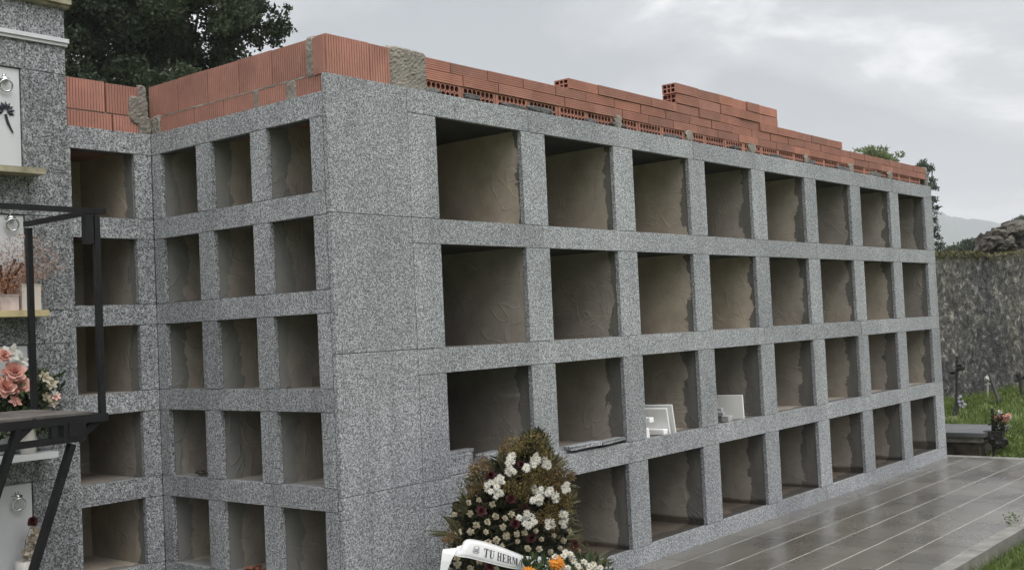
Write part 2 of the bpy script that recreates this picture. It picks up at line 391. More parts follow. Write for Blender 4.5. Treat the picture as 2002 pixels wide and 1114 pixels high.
# recess (faces -y)
rc = MB(); RX0 = -.90
def slab_r(x0, x1, z0, z1): rc.box(x0+GAP, x1-GAP, YR+random.uniform(-.0009, .0009), YR+.0284, z0+GAP, z1-GAP, 0, tn()*.7)
for bi, (zt, zb) in enumerate(sb): slab_r(RX0, -.001, zb, zt)
for i in range(5):
    slab_r(RX0, XL, ZS[i]-HS, ZS[i]); slab_r(XR_, -.001, ZS[i]-HS, ZS[i])
part(rc, 'recess_cladding', G_NEW)
rects = [(RX0, .028, zb, zt-.002) for zt, zb in sb]
for i in range(5):
    rects += [(RX0, XL, ZS[i]-HS, ZS[i]), (XR_, .028, ZS[i]-HS, ZS[i])]
bed(bk, rects, lambda u, v: (u, YR+.0285, v))
part(bk, 'mortar_bed', JOINT)
# body: roof slab, far end wall, back wall
bd = MB()
bd.box(.16, XE-.14, .16, 2.7, ZTOP-.09, ZTOP-.005); bd.box(XE-.03, XE, .031, 2.7, -.04, ZTOP-.003); bd.box(RX0, XE-.031, 2.701, 2.75, -.04, ZTOP-.006)
bd.box(RX0, -.001, YR+.15, 2.7, ZTS-.09, ZTS-.005)
part(bd, 'concrete_shell', CONCRETE)
# niches
def niche_mesh(w_, h_, depth, ceil, lint):
    """local x across, +y inwards, z up, origin at lower centre of the opening"""
    q = MB(); e = .006; x0, x1, z0, z1, y0 = -w_/2-e, w_/2+e, -e, h_+e+(.025 if ceil else 0), .030
    q.quad((x0, y0, z0), (x0, depth, z0), (x0, depth, z1), (x0, y0, z1))
    q.quad((x1, depth, z0), (x1, y0, z0), (x1, y0, z1), (x1, depth, z1))
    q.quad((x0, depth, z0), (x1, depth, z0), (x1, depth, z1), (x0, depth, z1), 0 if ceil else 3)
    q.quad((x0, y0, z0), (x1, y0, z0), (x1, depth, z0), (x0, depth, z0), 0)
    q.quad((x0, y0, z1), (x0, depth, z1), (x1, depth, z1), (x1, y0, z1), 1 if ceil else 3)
    if lint: q.box(x0, x1, y0+.001, y0+.055, h_+.001, h_+e+.028, 2)
    return q.mesh('burial_niche', [PLASTER, CERAMIC, LINTEL, NICHESHADE])
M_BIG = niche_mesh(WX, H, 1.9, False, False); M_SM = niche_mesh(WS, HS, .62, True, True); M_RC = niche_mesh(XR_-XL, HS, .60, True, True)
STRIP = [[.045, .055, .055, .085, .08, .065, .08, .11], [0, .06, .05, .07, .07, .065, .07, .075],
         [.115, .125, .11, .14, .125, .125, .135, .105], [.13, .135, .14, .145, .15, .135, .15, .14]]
def niche(me, loc, rz, strip, damp, pale=0.0):
    o = link('burial_niche', me, block, Vector(loc)-BI); o.rotation_euler = (0, 0, rz); o['strip'] = float(strip); o['damp'] = float(damp); o['pale'] = float(pale); return o
for i in range(4):
    for j in range(8):
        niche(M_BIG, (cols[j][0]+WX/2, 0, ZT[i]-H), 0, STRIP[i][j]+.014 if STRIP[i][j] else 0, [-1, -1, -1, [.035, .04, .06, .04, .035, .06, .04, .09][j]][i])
for i in range(5):
    for k, (y0, y1) in enumerate(ycol):
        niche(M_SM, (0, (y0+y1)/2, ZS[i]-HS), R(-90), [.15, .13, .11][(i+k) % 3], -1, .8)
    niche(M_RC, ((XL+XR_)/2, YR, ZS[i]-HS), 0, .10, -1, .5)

# --- brick parapet: ribbed hollow blocks
pb = MB(); pm = MB()
def ribbed(axis, a0, a1, z0, z1, face, depth, sgn=1):
    """block whose ribbed face lies at coordinate `face`; axis 'x' -> face looks -y, axis 'y' -> face looks -x"""
    t = tn(); n = max(3, round((a1-a0)/.0175)); s = (a1-a0)/n
    def bx(u0, u1, f0, f1, zz0, zz1):
        if axis == 'x': pb.box(u0, u1, f0, f1, zz0, zz1, 0, t)
        else: pb.box(f0, f1, u0, u1, zz0, zz1, 0, t)
    bx(a0, a1, face+.004, face+depth, z0, z1)
    for i in range(n): bx(a0+i*s+.002, a0+(i+1)*s-.002, face, face+.0045, z0+.0005, z1-.0005)
F0 = .032; zl0, zl1, zu0, zu1 = 2.815, 2.922, 2.929, 3.113
jy = [.165, .446, .728, 1.010, 1.294, 1.590]
for a, b_ in zip(jy[:-1], jy[1:]): ribbed('y', a+.003, b_-.003, zu0, zu1+random.uniform(-.003, .003), F0, .12)
jl = [.034, .270, .338, .595, .873, 1.145, 1.50]
for i, (a, b_) in enumerate(zip(jl[:-1], jl[1:])):
    if i == 1: pm.box(F0+.004, F0+.1, a, b_, zl0, zl1); continue
    ribbed('y', a+.003, b_-.003-(.02 if i == 2 else 0), zl0, zl1, F0, .12)
pm.box(F0+.003, F0+.1, .118, .166, zu0-.002, zu1-.004); pm.box(F0+.003, F0+.1, .575, .60, zl0, zl1-.002)
pm.box(F0+.006, F0+.11, .036, 1.585, zl1-.001, zu0+.001)                                # bed joint
# front corner: block end, then ribbed blocks, then a mortar fill
ribbed('x', .040, .332, 2.921, 3.120, F0-.004, .115); ribbed('x', .338, .500, 2.921, 3.118, F0-.002, .115)
pb.box(.024, .038, .034, .072, 2.921, 3.112); pb.box(.027, .038, .076, .116, 2.921, 3.108)
pm.box(.036, .735, F0+.008, F0+.09, ZTOP-.004, 2.9205)
part(pb, 'ribbed_block_wall', TERRA)
fill = MB()
fill.box(.500, .738, F0+.006, F0+.11, 2.912, 3.108)
fill.patch((.618, F0+.004, 3.012), (1, 0, 0), (0, 0, 1), .245, .215, (0, -1, 0), .012, 1, 0, .5, .30, 26, 1.3, 10)
fill.patch((.618, F0+.055, 3.107), (1, 0, 0), (0, 1, 0), .24, .10, (0, 0, 1), .010, 2, 0, .5, .3, 10, 1.0, 8)
fill.patch((.43, F0+.05, 3.117), (1, 0, 0), (0, 1, 0), .17, .08, (0, 0, 1), .007, 3, 0, .5, .4, 10)
part(fill, 'mortar_fill', MORTAR); fill = MB()
# recess blocks and inner-corner mortar
yb = YR+.030
def ribr(a0, a1, z0, z1):
    t = tn(); n = max(3, round((a1-a0)/.0175)); s = (a1-a0)/n
    pb2.box(a0, a1, yb+.004, yb+.12, z0, z1, 0, t)
    for i in range(n): pb2.box(a0+i*s+.002, a0+(i+1)*s-.002, yb, yb+.0045, z0+.0005, z1-.0005, 0, t)
pb2 = MB()
ribr(RX0, -.550, zu0, 3.10); ribr(-.546, -.266, zu0, 3.102); ribr(-.256, -.03, zu0, 3.098)
ribr(RX0, -.50, zl0, zl1); ribr(-.496, -.226, zl0, zl1); ribr(-.216, .0, zl0, zl1)
pm.box(RX0, -.02, yb+.006, yb+.11, zl1-.001, zu0+.001)
part(pb2, 'recess_block_wall', TERRA)
fill.patch((-.055, yb-.001, 2.965), (1, 0, 0), (0, 0, 1), .11, .14, (0, -1, 0), .010, 4, 0, .1, .35, 16)
fill.patch((-.030, yb-.001, 3.05), (1, 0, 0), (0, 0, 1), .045, .11, (0, -1, 0), .008, 5, 0, .1, .35, 14)
fill.patch((-.02, yb-.002, 2.87), (1, 0, 0), (0, 0, 1), .07, .11, (0, -1, 0), .012, 6, 0, .45, .3, 14)
fill.patch((F0-.001, 1.525, 2.87), (0, 1, 0), (0, 0, 1), .09, .115, (-1, 0, 0), .010, 7, 0, .45, .3, 14)
part(fill, 'mortar_fill', MORTAR); fill = MB()
for i in range(26):      # ragged mortar along the bed joint of the side
    y = .06+i*.057; pm.patch((F0+.002, y, 2.9255), (0, 1, 0), (0, 0, 1), .07, random.uniform(.006, .013), (-1, 0, 0), .003, 10+i, 0, tn(), .5, 6)
pm.patch((F0+.0, .142, 3.02), (0, 1, 0), (0, 0, 1), .05, .18, (-1, 0, 0), .006, 60, 0, .5, .3, 10)
pm.patch((F0+.0, .30, 2.868), (0, 1, 0), (0, 0, 1), .07, .105, (-1, 0, 0), .006, 61, 0, .5, .3, 10)
pm.patch((F0+.0, .587, 2.868), (0, 1, 0), (0, 0, 1), .03, .105, (-1, 0, 0), .005, 62, 0, .5, .3, 10)
part(pm, 'mortar_joint', MORTAR)

# --- perforated brick course along the front edge
pc = MB()
def perforated(x0, x1, z0, z1, y):
    t = tn(); nc = 7; mrg = .018; cw = (x1-x0-2*mrg)/nc; ch = (z1-z0)/2
    pc.quad((x0, y, z0), (x0+mrg, y, z0), (x0+mrg, y, z1), (x0, y, z1), 0, t); pc.quad((x1-mrg, y, z0), (x1, y, z0), (x1, y, z1), (x1-mrg, y, z1), 0, t)
    pc.quad((x0, y, z1), (x1, y, z1), (x1, y+.11, z1), (x0, y+.11, z1), 0, t)
    pc.quad((x0, y+.11, z0), (x0, y, z0), (x0, y, z1), (x0, y+.11, z1), 0, t); pc.quad((x1, y, z0), (x1, y+.11, z0), (x1, y+.11, z1), (x1, y, z1), 0, t)
    pc.quad((x1, y+.11, z0), (x0, y+.11, z0), (x0, y+.11, z1), (x1, y+.11, z1), 0, t)
    for r_ in range(2):
        for c in range(nc):
            cx_, cz_ = x0+mrg+(c+.5)*cw, z0+(r_+.5)*ch; hw, hh = cw/2, ch/2; rx, rz = hw*.84, hh*.84
            vs = []; n = 14
            for k_ in range(n):
                a = 2*math.pi*k_/n; ca, sa = math.cos(a), math.sin(a); s_ = 1/max(abs(ca), abs(sa))
                vs += [(cx_+ca*s_*hw, y, cz_+sa*s_*hh), (cx_+ca*rx, y, cz_+sa*rz), (cx_+ca*rx, y+.09, cz_+sa*rz)]
            fs = []; fi = []
            for k_ in range(n):
                a, b_ = 3*k_, 3*((k_+1) % n)
                fs.append((a, b_, b_+1, a+1)); fi.append((a+1, b_+1, b_+2, a+2))
            o = len(pc.v); pc.v += vs
            for f in fs: pc.f.append(tuple(i+o for i in f)); pc.m.append(0); pc.t.append(t)
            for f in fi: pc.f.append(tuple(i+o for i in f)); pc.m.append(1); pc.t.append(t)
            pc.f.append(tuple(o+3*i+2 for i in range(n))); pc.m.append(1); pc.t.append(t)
x = .742; zp0, zp1 = 2.903, 2.986
while x < 8.30:
    L = .298; perforated(x, min(x+L, 8.5), zp0+random.uniform(-.001, .002), zp1, F0+random.uniform(.0, .008)); x += L+.006
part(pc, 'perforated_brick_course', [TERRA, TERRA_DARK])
for k_, (px_, py_) in enumerate([(1207, 240), (1346, 262), (1469, 287), (1575, 308), (1663, 327), (1738, 340)]):
    c = atY(px_, py_, F0); dab = MB()
    dab.patch((c.x, F0-.006, 2.958), (1, 0, 0), (0, 0, 1), .075+.02*(k_ % 3), .085-.01*(k_ % 2), (0, -1, 0), .008, 20+k_, 0, .5, .7, 14, 1.3, 2); part(dab, 'mortar_dab', MORTAR)
for k_, (x, w_) in enumerate([(.79, .13), (1.13, .12), (1.50, .20), (1.76, .22), (2.30, .10), (2.62, .15), (3.30, .2), (4.25, .15), (4.95, .2), (5.6, .2), (6.3, .25), (7.1, .25)]):
    wet = MB(); wet.patch((x, F0-.004, 2.932+.008*(k_ % 2)), (1, 0, 0), (0, 0, 1), w_, random.uniform(.022, .045), (0, -1, 0), .006, 40+k_, 0, tn(), .75, 10, 1.4, 2); part(wet, 'wet_mortar', MORTAR_WET)
dab = MB(); dab.box(8.475, 8.54, F0+.01, F0+.12, 2.91, 3.115)
dab.patch((8.508, F0+.008, 3.01), (1, 0, 0), (0, 0, 1), .08, .20, (0, -1, 0), .012, 77, 0, .4, .2, 14); part(dab, 'mortar_pier', MORTAR)
wet = MB(); wet.box(.745, 8.47, F0+.012, F0+.11, 2.911, 2.9205); part(wet, 'mortar_bed_strip', MORTAR_WET)

# --- loose hollow bricks, dry stacked
BL, BW = .325, .115
def brick_mesh(L, h, seed):
    rs = random.Random(seed); q = MB(); t = rs.random()
    x0, x1, y0, y1, z0, z1 = -L/2, L/2, 0, BW, 0, h
    q.quad((x0, y0, z0), (x1, y0, z0), (x1, y0, z1), (x0, y0, z1), 0, t); q.quad((x1, y1, z0), (x0, y1, z0), (x0, y1, z1), (x1, y1, z1), 0, t)
    q.quad((x0, y0, z1), (x1, y0, z1), (x1, y1, z1), (x0, y1, z1), 0, t); q.quad((x0, y1, z0), (x1, y1, z0), (x1, y0, z0), (x0, y0, z0), 0, t)
    n = 5; s = h/n
    for i in range(n): q.box(x0, x1, -.0035, .0005, i*s+.0013, (i+1)*s-.0013, 0, t)
    ys = [0, .010, .038, .047, .069, .078, .105, BW]; zs = [0, .008, h/2-.004, h/2+.004, h-.008, h]
    for xe, inn in ((x0, .10), (x1, -.10)):
        for a in range(7):
            for b_ in range(5):
                p = [(xe, ys[a], zs[b_]), (xe, ys[a+1], zs[b_]), (xe, ys[a+1], zs[b_+1]), (xe, ys[a], zs[b_+1])]
                if a % 2 == 1 and b_ % 2 == 1:
                    d = [(xe+inn, y, z) for _, y, z in p]
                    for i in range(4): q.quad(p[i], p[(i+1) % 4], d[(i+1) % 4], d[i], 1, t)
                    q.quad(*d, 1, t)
                else: q.quad(*p, 0, t)
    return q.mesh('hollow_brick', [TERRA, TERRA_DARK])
ORD = 'first second third fourth fifth sixth seventh eighth ninth tenth eleventh twelfth thirteenth fourteenth fifteenth sixteenth seventeenth eighteenth nineteenth twentieth twenty-first twenty-second twenty-third twenty-fourth twenty-fifth'.split()
ZL = [2.9875, 3.051, 3.116, 3.184, 3.259, 3.334]
courses = [  # (name, list of (x0, x1))
 ('lowest', [.742, 1.055, 1.365]+[1.365+.327*i for i in range(1, 23)]),
 ('second', [.742, .956, 1.277, 1.604, 1.925]+[1.925+.3265*i for i in range(1, 21)]),
 ('third', [2.065+.3265*i for i in range(14)]),
 ('fourth', [3.384+.3273*i for i in range(6)]),
 ('top', [3.370, 3.70, 4.02, 4.25, 4.47, 4.68, 5.02])]
cache = {}
for ci, (cn, xs) in enumerate(courses):
    if ci == 0: xs = [x for x in xs if x < 8.4]+[8.47]
    if ci == 1: xs = [x for x in xs if x < 8.4]+[8.50]
    n = len(xs)-1
    for i in range(n):
        L = xs[i+1]-xs[i]-.005; h = ZL[ci+1]-ZL[ci]-.0035
        key = (round(L, 2), ci, i % 3)
        if key not in cache: cache[key] = brick_mesh(L, h, len(cache))
        o = link('hollow_brick', cache[key])
        loose = ci >= 2
        o.location = ((xs[i]+xs[i+1])/2, F0+random.uniform(-.006, .006)*(1.6 if loose else .5), ZL[ci]+.0006+(random.uniform(0, .002)))
        o.rotation_euler = (random.uniform(-.02, .02) if loose and False else 0, 0, random.uniform(-.016, .016)*(1 if loose else .25))
        if cn == 'top' and i == 0: lb = 'red hollow brick with open cells showing, leftmost of the top course on the roof'
        elif cn == 'fourth' and i == 0: lb = 'red hollow brick with open end, directly under the leftmost brick of the top course'
        elif cn == 'third' and i == 0: lb = 'red hollow brick with open end, leftmost of the middle course, jutting above the long courses'
        else: lb = 'ribbed red hollow brick, %s from the left in the %s course of the roof stack' % (ORD[i], cn)
        tag(o, lb, 'brick', 'loose hollow bricks stacked along the roof edge')

# ------------------------------------------------------------------ old niche block at the left
YO = 1.45; OX = -.560
old = empty('niche_block', (-1.5, 1.9, 0), 'older granite niche block at the left edge with white marble plaques and sills', 'niche block')
def opart(mb, name, mats, parent=old, smooth=False):
    o = mb.build(name, mats, parent, smooth)
    o.location = -Vector(old.location) if parent is old else (0, 0, 0); return o
og = MB()
ox0 = -3.4
zj = [3.44, 3.081, 2.509, 1.777, 1.644, .95, .20, -.04]
og.box(ox0, OX, YO+.03, 3.2, -.04, 3.44)
PL = [(3.078, 2.545), (2.312, 1.815), (1.640, 1.090), (.935, .36)]
pxr = -.808; pw = .62
opens = [(pxr-pw-i*.86, pxr-i*.86) for i in range(3)]
zz_ = [3.44]+[q for p_ in PL for q in p_]+[-.04]
for i in range(0, len(zz_), 2):                    # full bands
    mid = [zz_[i], zz_[i+1]]
    og.box(ox0, pxr+.02, YO, YO+.03, mid[1]+GAP, mid[0]-GAP, 0, tn()); og.box(pxr+.023, OX, YO, YO+.03, mid[1]+GAP, mid[0]-GAP, 0, tn())
for (zt, zb) in PL:
    og.box(pxr, OX, YO, YO+.03, zb+GAP, zt-GAP, 0, tn())
    for i in range(3):
        a = opens[i][0]; b_ = opens[i+1][1] if i < 2 else ox0
        og.box(b_, a, YO, YO+.03, zb+GAP, zt-GAP, 0, tn())
opart(og, 'granite_wall', G_OLD)
co = MB()
for i in range(24):
    a = ox0+(OX+.02-ox0)*i/24; b_ = ox0+(OX+.02-ox0)*(i+1)/24
    dz = random.uniform(-.004, .004)
    co.box(a, b_, YO-.05, YO+.4, 3.455+dz, 3.51); co.box(a, b_, YO-.03, YO+.4, 3.438, 3.4545+dz)
opart(co, 'cornice', MOSSY)
mo = MB(); mo.box(ox0, OX+.012, YO-.028, YO-.0005, 3.246, 3.268); mo.box(ox0, OX+.008, YO-.018, YO-.0005, 3.229, 3.2455)
opart(mo, 'string_moulding', MARBLE)
ringpos = [(10, 168), (22, 440), None, (35, 985)]
for ri, (zt, zb) in enumerate(PL):
    for ci in range(3):
        a, b_ = opens[ci]
        mb = MB(); mb.box(a+.004, b_-.004, YO+.012, YO+.034, zb+.002, zt-.004)
        pl = opart(mb, 'marble_plaque', MARBLE)
        if ringpos[ri] is not None:
            c = atY(*ringpos[ri], YO); cx_ = c.x-.86*ci; cz_ = c.z
            mb = MB(); mb.torus((cx_, YO-.012, cz_), (0.1, 1, .25), .031, .0052)
            mb.lump((cx_, YO+.004, cz_+.036), (.02, .016, .016), 3, 0, .5, 8, .2); mb.box(cx_-.028, cx_+.028, YO+.006, YO+.0118, cz_+.032, cz_+.044)
            mb.box(cx_-.007, cx_+.007, YO+.003, YO+.0115, cz_+.045, cz_+.062)
            mb.build('ring_handle', CHROME, pl, True)
        if ri == 0 and ci == 0:
            mb = MB(); c = atY(10, 222, YO+.011); f0 = (c.x, YO+.006, c.z)
            mb.tube([(c.x, YO+.007, c.z-.005), (c.x+.012, YO+.007, c.z-.05), (c.x+.038, YO+.007, c.z-.10)], [.007, .007, .003], 6)
            for q in range(9):
                a_ = R(-20+q*27); d = Vector((math.cos(a_), 0, math.sin(a_)))
                e = d.cross(Vector((0, 1, 0)))*.011; o_ = Vector(f0)+Vector((0, random.uniform(-.002, .002), .012))
                mb.add([o_+d*.008, o_+d*.028+e, o_+d*.052, o_+d*.028-e, o_+d*.03+Vector((0, -.006, 0))], [(0, 4, 1), (1, 4, 2), (2, 4, 3), (3, 4, 0)])
            mb.build('flower_emblem', INKY, pl)
        # sill
        zs_ = zb; mt_ = [MOSSY, SILLWOOD, MARBLE, MARBLE][ri]
        ext = [.055, .05, .075, .05][ri]
        mb = MB(); mb.box(a-.05, b_+ext, YO-.125, YO-.0005, zs_-.034, zs_-.003); opart(mb, 'sill', mt_)

# ------------------------------------------------------------------ black steel stand
sx, sy0, sy1, zpf, zrl = -.966, .494, 1.110, 1.325, 2.235
stand = empty('work_platform', (sx-.5, .8, 0), 'black steel work platform with guard rail and plank deck before the old niches', 'work platform')
def sp_(name, mb, mat=STEEL):
    o = mb.build(name, mat, stand); o.location = -Vector(stand.location); return o
def bar(a, b_, r): q = MB(); q.tube([a, b_], r, square=True); return q
T_ = .0128; slen = 1.25
sp_('post', bar((sx, sy0, zpf-.05), (sx, sy0, zrl-.03), T_)); sp_('post', bar((sx, sy1, zpf-.05), (sx, sy1, zrl-.03), T_))
sp_('post', bar((sx-slen, sy0, zpf-.05), (sx-slen, sy0, zrl-.03), T_)); sp_('post', bar((sx-slen, sy1, zpf-.05), (sx-slen, sy1, zrl-.03), T_))
q = MB(); q.tube([(sx-slen, sy0, zrl-.009), (sx+.045, sy0, zrl-.009)], .0118, square=True); q.tube([(sx, sy0+.02, zrl-.009), (sx, sy1+.03, zrl-.009)], .0115, square=True)
q.box(sx-.06, sx-.025, sy0-.02, sy0+.02, zrl-.16, zrl-.03); sp_('guard_rail', q)
q = MB()
for zz2 in (zpf-.03,):
    q.tube([(sx-slen, sy0, zz2), (sx+.02, sy0, zz2)], .018, square=True); q.tube([(sx-slen, sy1, zz2), (sx+.02, sy1, zz2)], .018, square=True)
    q.tube([(sx, sy0+.022, zz2), (sx, sy1-.022, zz2)], .018, square=True)
sp_('deck_frame', q)
q = MB()
for i in range(5):
    y0 = sy0+.03+i*.113; q.box(sx-slen, sx-.03, y0, y0+.106, zpf-.028, zpf-.003+random.uniform(0, .003))
sp_('plank_deck', q, WOOD)
q = MB(); cb_ = atY(138, 838, sy0+.02)
q.box(cb_.x-.052, cb_.x+.052, sy0-.018, sy0+.06, cb_.z-.058, cb_.z+.052); q.box(cb_.x-.03, cb_.x+.03, sy0-.023, sy0-.0185, cb_.z-.035, cb_.z+.03)
sp_('hinge_box', q)
zlow = atY(100, 862, sy0).z
q = MB(); q.tube([(sx-slen, sy0, zlow-.02), (cb_.x-.05, sy0, zlow)], .0145, square=True)
q.tube([atY(197, 815, sy0+.02), atY(150, 858, sy0+.02)], .015, square=True)
q.tube([atY(70, 822, sy0), atY(28, 862, sy0)], .013, square=True)
q.tube([(cb_.x-.09, sy0, zpf-.05), (cb_.x-.09, sy0, zlow)], .014, square=True); sp_('brace', q)
l0 = atY(140, 868, sy0); l1 = atY(65, 1114, sy0-.05); d = (l1-l0); l2 = l0+d*((.02-l0.z)/d.z)
sp_('leg', bar(l0, l2, .0145))
l3 = atY(38, 826, sy0+.0); l4 = l3+(l2-l0); l4.z = .02; sp_('leg', bar(l3, l3+(l2-l0)*((.02-l3.z)/(l2.z-l0.z)), .0145))
off = Vector((-.15, sy1-sy0, 0)); sp_('leg', bar(l0+off+Vector((-.6, 0, 0)), l2+off+Vector((-.6, 0, 0)), .0145))

# ------------------------------------------------------------------ flower head meshes
def petal_ring(mb, c, n, L, W, el, nrm, rot=0, m=0, curl=0.0, jit=.12):
    nrm = Vector(nrm).normalized(); a = nrm.orthogonal().normalized(); b_ = nrm.cross(a); c = Vector(c)
    for i in range(n):
        q = 2*math.pi*i/n+rot+random.uniform(-jit, jit); d = a*math.cos(q)+b_*math.sin(q); e_ = el+random.uniform(-jit, jit)
        dd = d*math.cos(e_)+nrm*math.sin(e_); s = nrm.cross(d)*W*.5; l = L*random.uniform(.85, 1.1)
        tip = c+dd*l-nrm*l*curl
        mb.add([c+dd*l*.08, c+dd*l*.55+s, tip+s*.35, tip-s*.35, c+dd*l*.55-s], [(0, 1, 2, 3, 4)], m, random.random())
def daisy(mb, c, r, nrm, m=0, mc=1, n=15):
    petal_ring(mb, c, n, r, r*.30, .12, nrm, random.random()*6, m, .1); petal_ring(mb, Vector(c)+Vector(nrm)*r*.05, n-4, r*.8, r*.28, .4, nrm, random.random()*6, m, .05)
    mb.lump(Vector(c)+Vector(nrm)*r*.1, (r*.2,)*3, 1, mc, .5, 5, .1)
def carnation(mb, c, r, nrm, m=0):
    mb.lump(Vector(c)+Vector(nrm)*r*.25, (r*.6, r*.6, r*.55), int(r*1e5) % 97, m, .75, 6, .5)
    for k_, (el, l) in enumerate(((.15, 1), (.55, .95), (.9, .85), (1.25, .75))):
        petal_ring(mb, Vector(c)+Vector(nrm)*r*.12*k_, 10-k_, r*l*random.uniform(.85, 1.1), r*.6, el, nrm, random.random()*6, m, .0, .35)
def rose(mb, c, r, nrm, m=0):
    for k_, (el, l, w_) in enumerate(((.1, 1.05, .9), (.5, .95, .9), (.95, .8, .8), (1.3, .65, .6))):
        petal_ring(mb, Vector(c), 7-k_, r*l, r*w_, el, nrm, random.random()*6, m, -.05*k_, .15)

# ------------------------------------------------------------------ funeral wreath
WY = -.40
TOC = (CAM-Vector((.8, WY, .6))).normalized()
wreath = empty('funeral_wreath', (.85, -.38, 0), 'large funeral wreath of white flowers and golden sprays with lettered white ribbon', 'wreath')
def wp(px_, py_, dy=0.0): return atY(px_, py_, WY-dy)
def zz6(x, y, dy=0): return wp(780+x/3.438, 790+y/3.438, dy)
def wpart(mesh_or_mb, name, mats=None, smooth=False):
    o = mesh_or_mb.build(name, mats, wreath, smooth) if isinstance(mesh_or_mb, MB) else link(name, mesh_or_mb, wreath)
    o.location = -Vector(wreath.location); return o
# foliage body: outline half-widths by height (px of the zoom)
prof = [(215, 890, 950), (300, 790, 985), (400, 640, 1050), (500, 530, 1110), (620, 450, 1130), (740, 400, 1140), (850, 380, 1160), (930, 370, 1190), (1010, 370, 1210), (1114, 380, 1230), (1300, 420, 1220), (1600, 520, 1130), (1900, 640, 1020)]
def outline(y):
    for (y0, a0, b0), (y1, a1, b1) in zip(prof[:-1], prof[1:]):
        if y0 <= y <= y1:
            t = (y-y0)/(y1-y0); return a0+(a1-a0)*t, b0+(b1-b0)*t
    return prof[-1][1:]
def body_pts(n, y0=215, y1=1900, grow=0, depth=.16, front=False):
    P = []
    while len(P) < n:
        y = random.uniform(y0, y1); a, b_ = outline(y); u = random.uniform(-1, 1); x = (a+b_)/2+u*((b_-a)/2+grow)
        h = depth*math.sqrt(max(0, 1-u*u)); dd = h*(random.uniform(.55, 1) if front else random.uniform(-1, 1))
        P.append(zz6(x, y, dd))
    return np.array(P)
P = body_pts(8000); dirs = P-np.array([.85, -.30, .45]); dirs /= np.linalg.norm(dirs, axis=1)[:, None]
wpart(quads_mesh('foliage', leaf_quads(P, rng.uniform(.03, .075, len(P)), rng.uniform(.008, .02, len(P)), .2, dirs*.9), rng.random(len(P))**1.6, L_WREATH), 'foliage')
# a dark straw core so that nothing shows through
core = MB()
for y in range(280, 1900, 60):
    a, b_ = outline(y); c = zz6((a+b_)/2, y, -.01); e = zz6(b_, y, -.01); hw = abs(e.x-c.x)*.82
    core.lump(c, (hw, .09, .055), y, 0, .2, 8, .25)
wpart(core, 'straw_core', L_WREATH)
def spray(centre, rad, n, size, name, mat, depth=.06):
    cs = []
    for _ in range(max(6, n//90)):
        a = random.uniform(0, 6.28); r_ = rad*math.sqrt(random.random()); cs.append((centre[0]+r_*math.cos(a), centre[1]+r_*math.sin(a), random.uniform(.02, .02+depth)))
    V = []
    for i in range(n):
        c = cs[i % len(cs)]; p = zz6(c[0]+random.gauss(0, rad*.30), c[1]+random.gauss(0, rad*.30), c[2]+.10+random.gauss(0, .02)); V.append(p)
    V = np.array(V); o = wpart(quads_mesh(name, leaf_quads(V, rng.uniform(size*.7, size*1.5, n), size*.7, .6), rng.random(n), mat), name)
for c, r_, n in [((935, 275), 75, 1300), ((800, 265), 60, 700), ((870, 560), 95, 1500), ((985, 480), 90, 1300), ((1075, 730), 75, 1300), ((1120, 640), 60, 800), ((760, 580), 60, 700), ((1010, 400), 60, 500)]:
    spray(c, r_, n, .0095, 'golden_spray', L_GOLD)
for c, r_, n in [((545, 430), 60, 600), ((1050, 500), 90, 900), ((1100, 600), 70, 800), ((1170, 500), 40, 300), ((1150, 940), 60, 500), ((330, 900), 40, 300), ((520, 540), 60, 400), ((730, 290), 50, 400), ((960, 820), 80, 500)]:
    spray(c, r_, n, .0095, 'brown_spray', L_BROWN)
def palm(a, tips, n, w0=.006):
    V = []; a0 = zz6(a[0], a[1], .14)
    for i in range(n):
        t = i/max(1, n-1); w_ = w0*random.uniform(.8, 1.5); tip = zz6(tips[0][0]+(tips[1][0]-tips[0][0])*t+random.uniform(-15, 15), tips[0][1]+(tips[1][1]-tips[0][1])*t+random.uniform(-15, 15), random.uniform(.10, .22))
        d = tip-a0; s = d.cross(TOC).normalized()*w_; mid = a0+d*.5+Vector((0, 0, .012)); V.append([a0+s*.3, a0-s*.3, mid-s, mid+s]); V.append([mid+s, mid-s, tip-s*.15, tip+s*.15])
    wpart(quads_mesh('palm_leaf', np.array([[list(p) for p in q_] for q_ in V]), rng.random(len(V)), L_PALM), 'palm_leaf')
palm((930, 350), ((890, 225), (985, 195)), 9); palm((1000, 480), ((1060, 330), (1155, 385)), 14, .007); palm((720, 480), ((655, 330), (715, 300)), 9, .008)
palm((640, 450), ((560, 400), (630, 350)), 6); palm((420, 900), ((285, 740), (340, 760)), 6, .007); palm((420, 900), ((180, 850), (200, 905)), 4, .005)
palm((900, 330), ((800, 190), (880, 170)), 6, .004); palm((960, 330), ((990, 180), (1050, 250)), 6, .004); palm((560, 560), ((440, 520), (500, 430)), 7, .006); palm((460, 700), ((390, 640), (430, 560)), 6, .006); palm((1130, 700), ((1200, 560), (1230, 660)), 7, .004); palm((1120, 900), ((1230, 850), (1250, 960)), 7, .005)
palm((860, 360), ((820, 270), (860, 260)), 5); palm((1120, 800), ((1190, 730), (1230, 830)), 6, .003); palm((480, 750), ((330, 690), (400, 660)), 6, .005); palm((1110, 560), ((1180, 480), (1200, 560)), 6, .004)
